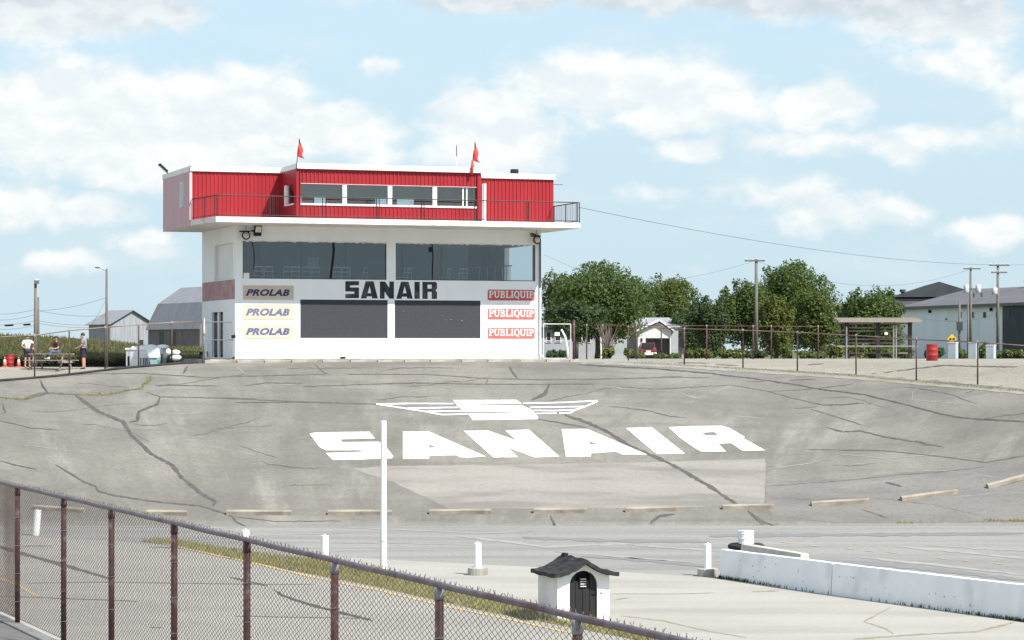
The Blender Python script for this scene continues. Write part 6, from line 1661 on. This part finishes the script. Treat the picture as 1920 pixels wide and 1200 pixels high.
for a, c in (((1191, 623), (1236, 602)), ((1236, 602), (1264, 622))):
    x0, z0_, x1, z1_ = hx(a[0]), hzz(a[1]), hx(c[0]), hzz(c[1])
    MB().add([(x0, -.5, z0_), (x1, -.5, z1_), (x1, 4, z1_), (x0, 4, z0_), (x0, -.5, z0_ + .16), (x1, -.5, z1_ + .16), (x1, 4, z1_ + .16), (x0, 4, z0_ + .16)], [(0, 1, 2, 3), (7, 6, 5, 4), (0, 4, 5, 1), (1, 5, 6, 2), (2, 6, 7, 3), (3, 7, 4, 0)]).build('gable_roof', M_TRIM, e)
MB().box(hx(1258), hx(1272), .3, 3.0, 0, hzz(620)).build('side_wall', M_SIDING, e); MB().box(hx(1272), hx(1282), 2.9, 3.0, 0, hzz(625)).build('door', M_BARND, e)
MB().box(hx(1203) - .08, hx(1203) + .08, -.2, -.1, hzz(640), hzz(634)).build('wall_lamp', M_BLACK, e)
MB().box(hx(1178), hx(1196), 2.5, 2.99, 0, hzz(622)).build('porch_wall', mat('grey_green_siding', (.30, .33, .31), None, 1, .8), e)
MB().box(hx(1211), hx(1256), 2.8, 2.97, 0, hzz(634)).build('carport_back', M_BARND, e)
# the parked car's tail in the carport
cb = P(1216, 0, 255.5); cb.z = hz(cb.x, 255.5)
c = empty('car', cb, 0, 'dark red car parked nose-in under the carport gable', 'car')
def car_shell():
    vs = []; sec = [(.32, .86), (.85, .88), (1.05, .78), (1.62, .64)]
    for y in (0, .25, 3.6, 4.1):
        k_ = 1 if y in (.25, 3.6) else .93
        for (z, w_) in sec:
            zz = min(z, 1.0) if y == 4.1 else z
            vs += [(-w_ * k_, y + (.25 if z > 1 and y < 1 else 0), zz), (w_ * k_, y + (.25 if z > 1 and y < 1 else 0), zz)]
    fs_ = []
    for i in range(3):
        for k_ in range(3):
            a = i * 8 + 2 * k_; fs_ += [(a, a + 8, a + 10, a + 2), (a + 1, a + 3, a + 11, a + 9)]
        fs_ += [(i * 8 + 6, i * 8 + 14, i * 8 + 15, i * 8 + 7), (i * 8, i * 8 + 1, i * 8 + 9, i * 8 + 8)]
    for i in (0, 3):
        for k_ in range(3): a = i * 8 + 2 * k_; fs_.append((a, a + 1, a + 3, a + 2))
    return MB().add(vs, fs_)
car_shell().build('body', mat('dark_red_car_paint', (.10, .015, .018), None, 2, .3), c, True, bevel=.04)
MB().box(-.58, .58, .12, .16, 1.08, 1.5).build('rear_window', M_WIN, c); MB().box(-.85, .85, -.12, .05, .35, .62).build('bumper', M_WHITEPL, c, bevel=.03); MB().box(-.25, .25, -.02, .02, .68, .82).build('plate', M_PRINTW, c)
for s in (-1, 1):
    MB().box(s * .66 - .1, s * .66 + .1, -.01, .06, .72, 1.0).build('tail_light', M_REDPL, c)
    for y in (.8, 3.3):
        w = MB().tube([(s * .62, y, .32), (s * .84, y, .32)], .32, 14).build('wheel', M_RUBBER, c); MB().tube([(s * .83, y, .32), (s * .85, y, .32)], .19, 12).build('rim', M_GALV, w)
# long low white house
d_ = 235.0
e = empty('long_house', ground_at(1090, d_), 0, 'long low white house with dark windows half hidden by trees right of the tower', 'house')
def hx(px): return (px - 1090) / F * d_
def hzz(py): return CAMZ + (HY - py) / F * d_ - e.location.z
MB().box(hx(1000), hx(1175), 0, 6, 0, hzz(613)).build('wall', M_SIDING, e)
MB().prism([(-.6, hzz(613.5)), (6.6, hzz(613.5)), (3, hzz(600))], lambda p: (hx(996), p[0], p[1]), lambda p: (hx(1178), p[0], p[1])).build('roof', M_WARER, e)
for a, c_ in ((1024, 1034), (1040, 1052), (1082, 1092), (1098, 1108), (1150, 1158)):
    w = MB().box(hx(a), hx(c_), -.05, -.004, hzz(643), hzz(622)).build('window', M_TRIM, e); MB().box(hx(a) + .08, hx(c_) - .08, -.06, -.052, hzz(642), hzz(623)).build('pane', M_WIN, w)
MB().box(hx(1122), hx(1131), -.05, -.004, 0, hzz(622)).build('door', M_TRIM, e)
# pale shed right of the carport house
e = empty('garden_shed', ground_at(1292, 262), 0, 'low pale shed right of the carport house among the trees', 'shed')
MB().box(-1.0, 1.2, 0, 2.5, 0, 2.4).build('wall', mat('blue_shed', (.42, .52, .55), None, 1, .8), e); MB().prism([(-1.2, 2.4), (1.4, 2.4), (.1, 3.1)], lambda p: (p[0], -.2, p[1]), lambda p: (p[0], 2.7, p[1])).build('roof', M_ROOFGREY, e); MB().box(-.5, .4, -.05, -.004, 0, 1.9).build('door', M_WIN, e)

# warehouse: long wall facing the yard, grey roof, dark wing at the right end
d1, d2 = 305.0, 270.0
wl_, wr_ = P(1690, 0, d1), P(1960, 0, d2); wl_.z = wr_.z = hz(40, 280)
dirw = (wr_ - wl_); Lw = dirw.length; rzw = math.atan2(dirw.y, dirw.x)
e = empty('warehouse', wl_, rzw, 'large white warehouse with grey roof, roof vents and dark end wing at the right edge', 'building')
heave = CAMZ + (HY - 577) / F * d1 - wl_.z
def wx(px):
    r = (px - 960) / F; return (r * wl_.y - wl_.x) / (math.cos(rzw) - r * math.sin(rzw))
def wz(px, py): x = wx(px); return CAMZ + (HY - py) / F * (wl_.y + x * math.sin(rzw)) - wl_.z
xd = wx(1884)
MB().box(0, xd, 0, 18, 0, heave).build('wall', M_WAREW, e)
MB().box(xd + .002, Lw, -.3, 18, 0, heave - .002).build('dark_wing', M_WARED, e)
hrd = heave + 2.3
mb = MB(); mb.prism([(-.5, heave), (18.5, heave), (9, hrd)], lambda p: (-.4, p[0], p[1]), lambda p: (Lw, p[0], p[1])); rf = mb.build('roof', M_WARER, e)
MB().box(-.4, Lw, -.56, -.502, heave - .25, heave + .08).build('gutter', M_DARKMET, e)
for px in (1798, 1822, 1846, 1856, 1880, 1903): 
    x = wx(px); MB().lathe([(.22, 0), (.22, .45), (.42, .5), (.42, .78), (.25, .9)], 10, (x, 8.8, hrd - .1)).build('roof_vent', M_WARED, rf)
for px in (1768, 1782): MB().lathe([(.1, 0), (.1, .6)], 8, (wx(px), 4.0, heave + .95)).build('vent_pipe', M_WARED, rf)
for px in (1801, 1824, 1847, 1871):
    x = wx(px); w = MB().box(x - .42, x + .42, -.06, -.003, wz(px, 597), wz(px, 584)).build('window', M_TRIM, e); MB().box(x - .36, x + .36, -.07, -.061, wz(px, 596), wz(px, 585)).build('pane', M_WIN, w)
x = wx(1895); w = MB().box(x - .45, x + .45, -.36, -.303, wz(1895, 592), wz(1895, 581)).build('window', M_WIN, e)
for px in (1745, 1860): x = wx(px); MB().box(x - .15, x + .15, -.25, -.003, heave - .75, heave - .4).build('wall_lamp', M_BLACK, e)
for px in (1775,): x = wx(px); MB().box(x - .1, x + .1, -.15, -.003, wz(px, 600), wz(px, 597)).build('wall_box', M_DARKMET, e)
# darker hall behind it
d_ = 330.0
e = empty('rear_hall', ground_at(1762, d_), math.radians(-4), 'dark roofed hall whose gable peeks over the warehouse roof', 'building')
def hx(px): return (px - 1762) / F * d_
def hzz(py): return CAMZ + (HY - py) / F * d_ - e.location.z
MB().box(hx(1680), hx(1850), 0.3, 20, 0, hzz(560)).build('wall', M_WARER, e)
MB().prism([(hx(1674), hzz(557)), (hx(1761), hzz(528)), (hx(1852), hzz(556))], lambda p: (p[0], 0, p[1]), lambda p: (p[0], 20, p[1])).build('roof', M_WARED, e)
for px, py in ((1677, 553), (1698, 548)): MB().lathe([(.22, 0), (.22, .5), (.4, .55), (.4, .9)], 10, (hx(px), 4, hzz(py + 6))).build('roof_vent', M_WARED, e)

# ------------------------------------------------------------------ bleacher shelter
d_ = 163.0
e = empty('bleacher_shelter', ground_at(1648, d_), 0, 'open roofed bleacher with dark posts and long plank rails across the yard', 'shelter')
def hx(px): return (px - 1648) / F * d_
def hzz(py): return CAMZ + (HY - py) / F * d_ - e.location.z
for i in range(5): MB().box(hx(1570), hx(1726), -.6 + i * .55, -.6 + i * .55 + .53, hzz(603) - .05 + i * .035, hzz(603) + .10 + i * .045).build('roof_plank', M_WOOD, e)
for px in (1588, 1646, 1706): MB().box(hx(px) - .12, hx(px) + .12, -.1, .12, 0, hzz(603) - .02).build('post', M_RAILDARK, e)
for px in (1674, 1679): MB().tube([(hx(px), -.3, 0), (hx(px), -.3, hzz(610))], .05, 7).build('pipe_post', M_GALV, e)
MB().tube([(hx(1586), -.35, 0), (hx(1586), -.35, hzz(612))], .045, 7).build('pipe_post', M_GALV, e)
for y, x0, x1, m_ in ((606.5, 1570, 1712, M_WOOD), (614.5, 1585, 1678, M_WOOD), (620.5, 1568, 1676, M_WOOD), (636, 1568, 1680, M_WOOD), (643, 1585, 1712, M_WOOD), (662, 1585, 1712, M_WOOD)):
    MB().box(hx(x0), hx(x1), .13 + (y - 600) * .01, .19 + (y - 600) * .01, hzz(y) - .04, hzz(y) + .04).build('seat_plank', m_, e)
MB().box(hx(1568), hx(1722), -.34, -.28, hzz(649) - .035, hzz(649) + .035).build('front_rail', M_KERB, e)
MB().box(hx(1657), hx(1663), -.36, -.352, hzz(628), hzz(623)).build('notice_plate', M_TRIM, e)
for k_ in range(3): MB().tube([(hx(1680), -.2, hzz(612 + 4 * k_)), (hx(1704), .1, hzz(632 + 3 * k_))], .03, 5).build('brace', M_WOOD, e)

# red barrel, grey pillars, warning sign
barrel(ground_at(1747.5, 131.0), 'red barrel standing in the tan yard beside the right fence', (675 - 644) * 131 / F, .30)
for i, (px, yt, lb) in enumerate([(1787, 643, 'pale grey utility pillar under the yellow sign'), (1825, 643, 'pale grey utility pillar, middle of the three'), (1858, 648, 'pale grey utility pillar, rightmost of the three')]):
    q = ground_at(px, 164.0); h = CAMZ + (HY - yt) / F * 164 - q.z
    e = empty('utility_pillar', q, math.radians(-28), lb, 'pillar', 'pale utility pillars at the yard edge')
    MB().box(-.27, .27, -.27, .27, 0, h).build('body', mat('pillar_grey', (.40, .46, .49), (.36, .42, .45), 2, .7), e, bevel=.02); MB().box(-.285, .285, -.285, .285, h, h + .05).build('lid', M_TRIM, e)
q = ground_at(1785, 166.0)
e = empty('warning_sign', q, 0, 'yellow diamond sign with a black two-way arrow beside the red barrel', 'sign')
zc = CAMZ + (HY - 635.5) / F * 166 - q.z; s_ = 9.2 / F * 166
MB().tube([(0, .05, 0), (0, .05, zc + .2)], .03, 6).build('post', M_GALV, e)
MB().prism([(-s_ * .98, 0), (0, -s_), (s_ * .98, 0), (0, s_)], lambda p: (p[0], 0, zc + p[1]), lambda p: (p[0], .02, zc + p[1])).build('plate', M_YSIGN, e)
a_ = s_
MB().prism([(-.72 * a_, 0), (-.30 * a_, -.32 * a_), (-.30 * a_, -.10 * a_), (.30 * a_, -.10 * a_), (.30 * a_, -.32 * a_), (.72 * a_, 0), (.30 * a_, .32 * a_), (.30 * a_, .10 * a_), (-.30 * a_, .10 * a_), (-.30 * a_, .32 * a_)], lambda p: (p[0], -.008, zc + p[1]), lambda p: (p[0], -.003, zc + p[1])).build('arrow', M_BLACK, e)

# ------------------------------------------------------------------ utility poles and wires
def upole(px, d, yt, label, arms=(), lamp=None, r=.15, trans=(), lean=0.0, extra=None):
    q = ground_at(px, d); h = CAMZ + (HY - yt) / F * d - q.z; pm = F / d
    e_ = empty('utility_pole', q, 0, label, 'utility pole', 'wooden utility poles')
    MB().tube([(0, 0, -.2), (lean, 0, h)], [r, r * .7], 10).build('shaft', M_POLE, e_, True)
    for (y, x0, x1) in arms:
        z = CAMZ + (HY - y) / pm - q.z; a = MB().box((x0 - px) / pm, (x1 - px) / pm, -.18, -.08, z - .06, z + .06).build('crossarm', M_POLE, e_)
        for k_ in np.linspace(.08, .92, 4):
            MB().lathe([(.04, 0), (.05, .06), (.02, .14)], 7, ((x0 - px + (x1 - x0) * k_) / pm, -.13, z + .06)).build('insulator', M_GALV, a)
    for (x0, y0, y1) in trans:
        z0_, z1_ = CAMZ + (HY - y1) / pm - q.z, CAMZ + (HY - y0) / pm - q.z
        t = MB().lathe([(.24, z0_), (.26, z0_ + .05), (.26, z1_ - .05), (.18, z1_)], 12, ((x0 - px) / pm, -.1, 0)).build('transformer', mat('transformer_grey', (.45, .50, .53), None, 2, .5), e_, True)
        MB().box(min(0, (x0 - px) / pm), max(0, (x0 - px) / pm), -.12, -.06, (z0_ + z1_) / 2 - .04, (z0_ + z1_) / 2 + .04).build('bracket', M_DARKMET, e_)
    if lamp:
        (x1, y1, y0) = lamp; z0_, z1_ = CAMZ + (HY - y0) / pm - q.z, CAMZ + (HY - y1) / pm - q.z
        MB().tube([(0, 0, z0_), ((x1 - px) / pm * .6, -.1, z0_ + (z1_ - z0_) * .6), ((x1 - px) / pm, -.15, z1_)], .03, 6).build('lamp_arm', M_GALV, e_)
        MB().ellipsoid(((x1 - px) / pm - .1, -.16, z1_), (.14, .06, .035), 10, 6).build('lamp_head', M_DARKMET, e_, True)
    return e_
upole(1418, 200, 486, 'tall utility pole with one crossarm in front of the trees', [(489, 1396, 1434)], None, .17)
upole(1820, 236, 501, 'tall utility pole with two grey transformers before the warehouse', [(504, 1806, 1838)], None, .15, [(1811.5, 534, 549), (1834, 534, 549)])
upole(1871, 225, 496, 'rightmost utility pole with double crossarms before the warehouse', [(497.5, 1854, 1892), (511, 1858, 1888)], None, .16, [(1864.5, 539, 552)])
upole(1799, 232, 566, 'short dark utility pole with a control box before the warehouse', (), None, .14)
upole(1815, 215, 568, 'thin short pole left of the transformer pole', (), None, .09)
e = upole(66.5, 121.5, 526, 'thick wooden utility pole behind the picnic table', [(530, 66, 74)], None, .095)
upole(72, 150, 557, 'thin farther utility pole just right of the thick one', (), None, .08)
upole(200, 118.5, 504, 'wooden street light pole left of the white barn', (), (188, 502, 508), .075)
MB().box(-.25, .25, -.3, .1, 2.6, 3.4).build('control_box', M_WARED, [o for o in bpy.data.objects if o.get('label', '').startswith('short dark utility')][0])

def wire(label, a, c, sag, r=.018, n=24):
    pts = []
    for i in range(n + 1):
        t = i / n; p = a.lerp(c, t); p.z -= sag * 4 * t * (1 - t); pts.append(p)
    b0 = pts[0].copy()
    o = MB().tube([p - b0 for p in pts], r, 4, False).build('overhead_wire', M_DARKMET, None, True); o.location = b0
    tag(o, label, 'wire', 'overhead wires')
tw = wallpos(UR - .05, VS + .1, Z_SL1 + .75)
wire('long overhead wire running from the tower balcony to the right edge', tw, P(1935, 496, 225), .85, .012)
wire('faint overhead wire low across the trees right of the tower', P(1010, 525, 190), P(1418, 488, 200), 1.0, .010)
wire('slanting overhead wire crossing the maple down to the right', P(1020, 478, 180), P(1400, 612, 205), .4, .009)
wire('overhead wire crossing the trees at mid height', P(1016, 578, 190), P(1290, 560, 215), .5, .008)
wire('overhead wire from the crossarm pole to the transformer pole', P(1418, 489, 200), P(1820, 504, 236), 1.8, .010)
wire('low overhead wire in front of the warehouse wall', P(1730, 596, 225), P(1871, 588, 225), .5, .011)
for i, (y0, y1, lb) in enumerate([(586, 560, 'upper overhead wire at the left edge'), (598, 590, 'second overhead wire at the left edge'), (606, 601, 'third overhead wire at the left edge, carrying two dark sleeves'), (614, 610, 'lowest overhead wire at the left edge')]):
    wire(lb, P(-30, y0, 140), P(66, y1 + (20 if i == 0 else 0), 122), .15, .008)
for i, (y0, y1, lb) in enumerate([(583, 558, 'rising wire between the thick pole and the street light pole'), (582, 592, 'nearly level wire between the thick pole and the street light pole'), (601, 608, 'lower wire between the thick pole and the street light pole'), (606, 612, 'lowest wire between the thick pole and the street light pole')]):
    wire(lb, P(70, y0, 122), P(200, y1, 119), .12, .007)
wire('guy wire sloping down left from the street light pole', P(200, 560, 118.5), P(165, 620, 123), .05, .006)
mb = MB()
for x0, x1, y in ((10, 24, 610.3), (45, 56, 609)): 
    a = P(x0, y, 128); c = P(x1, y - .8, 126)
    o = MB().tube([Vector((0, 0, 0)), c - a], .05, 7).build('wire_sleeve', M_BLACK, None, True); o.location = a
    tag(o, 'dark splice sleeve on the left overhead wire, ' + ('leftmost of two' if x0 < 20 else 'right one of two'), 'sleeve', 'splice sleeves')
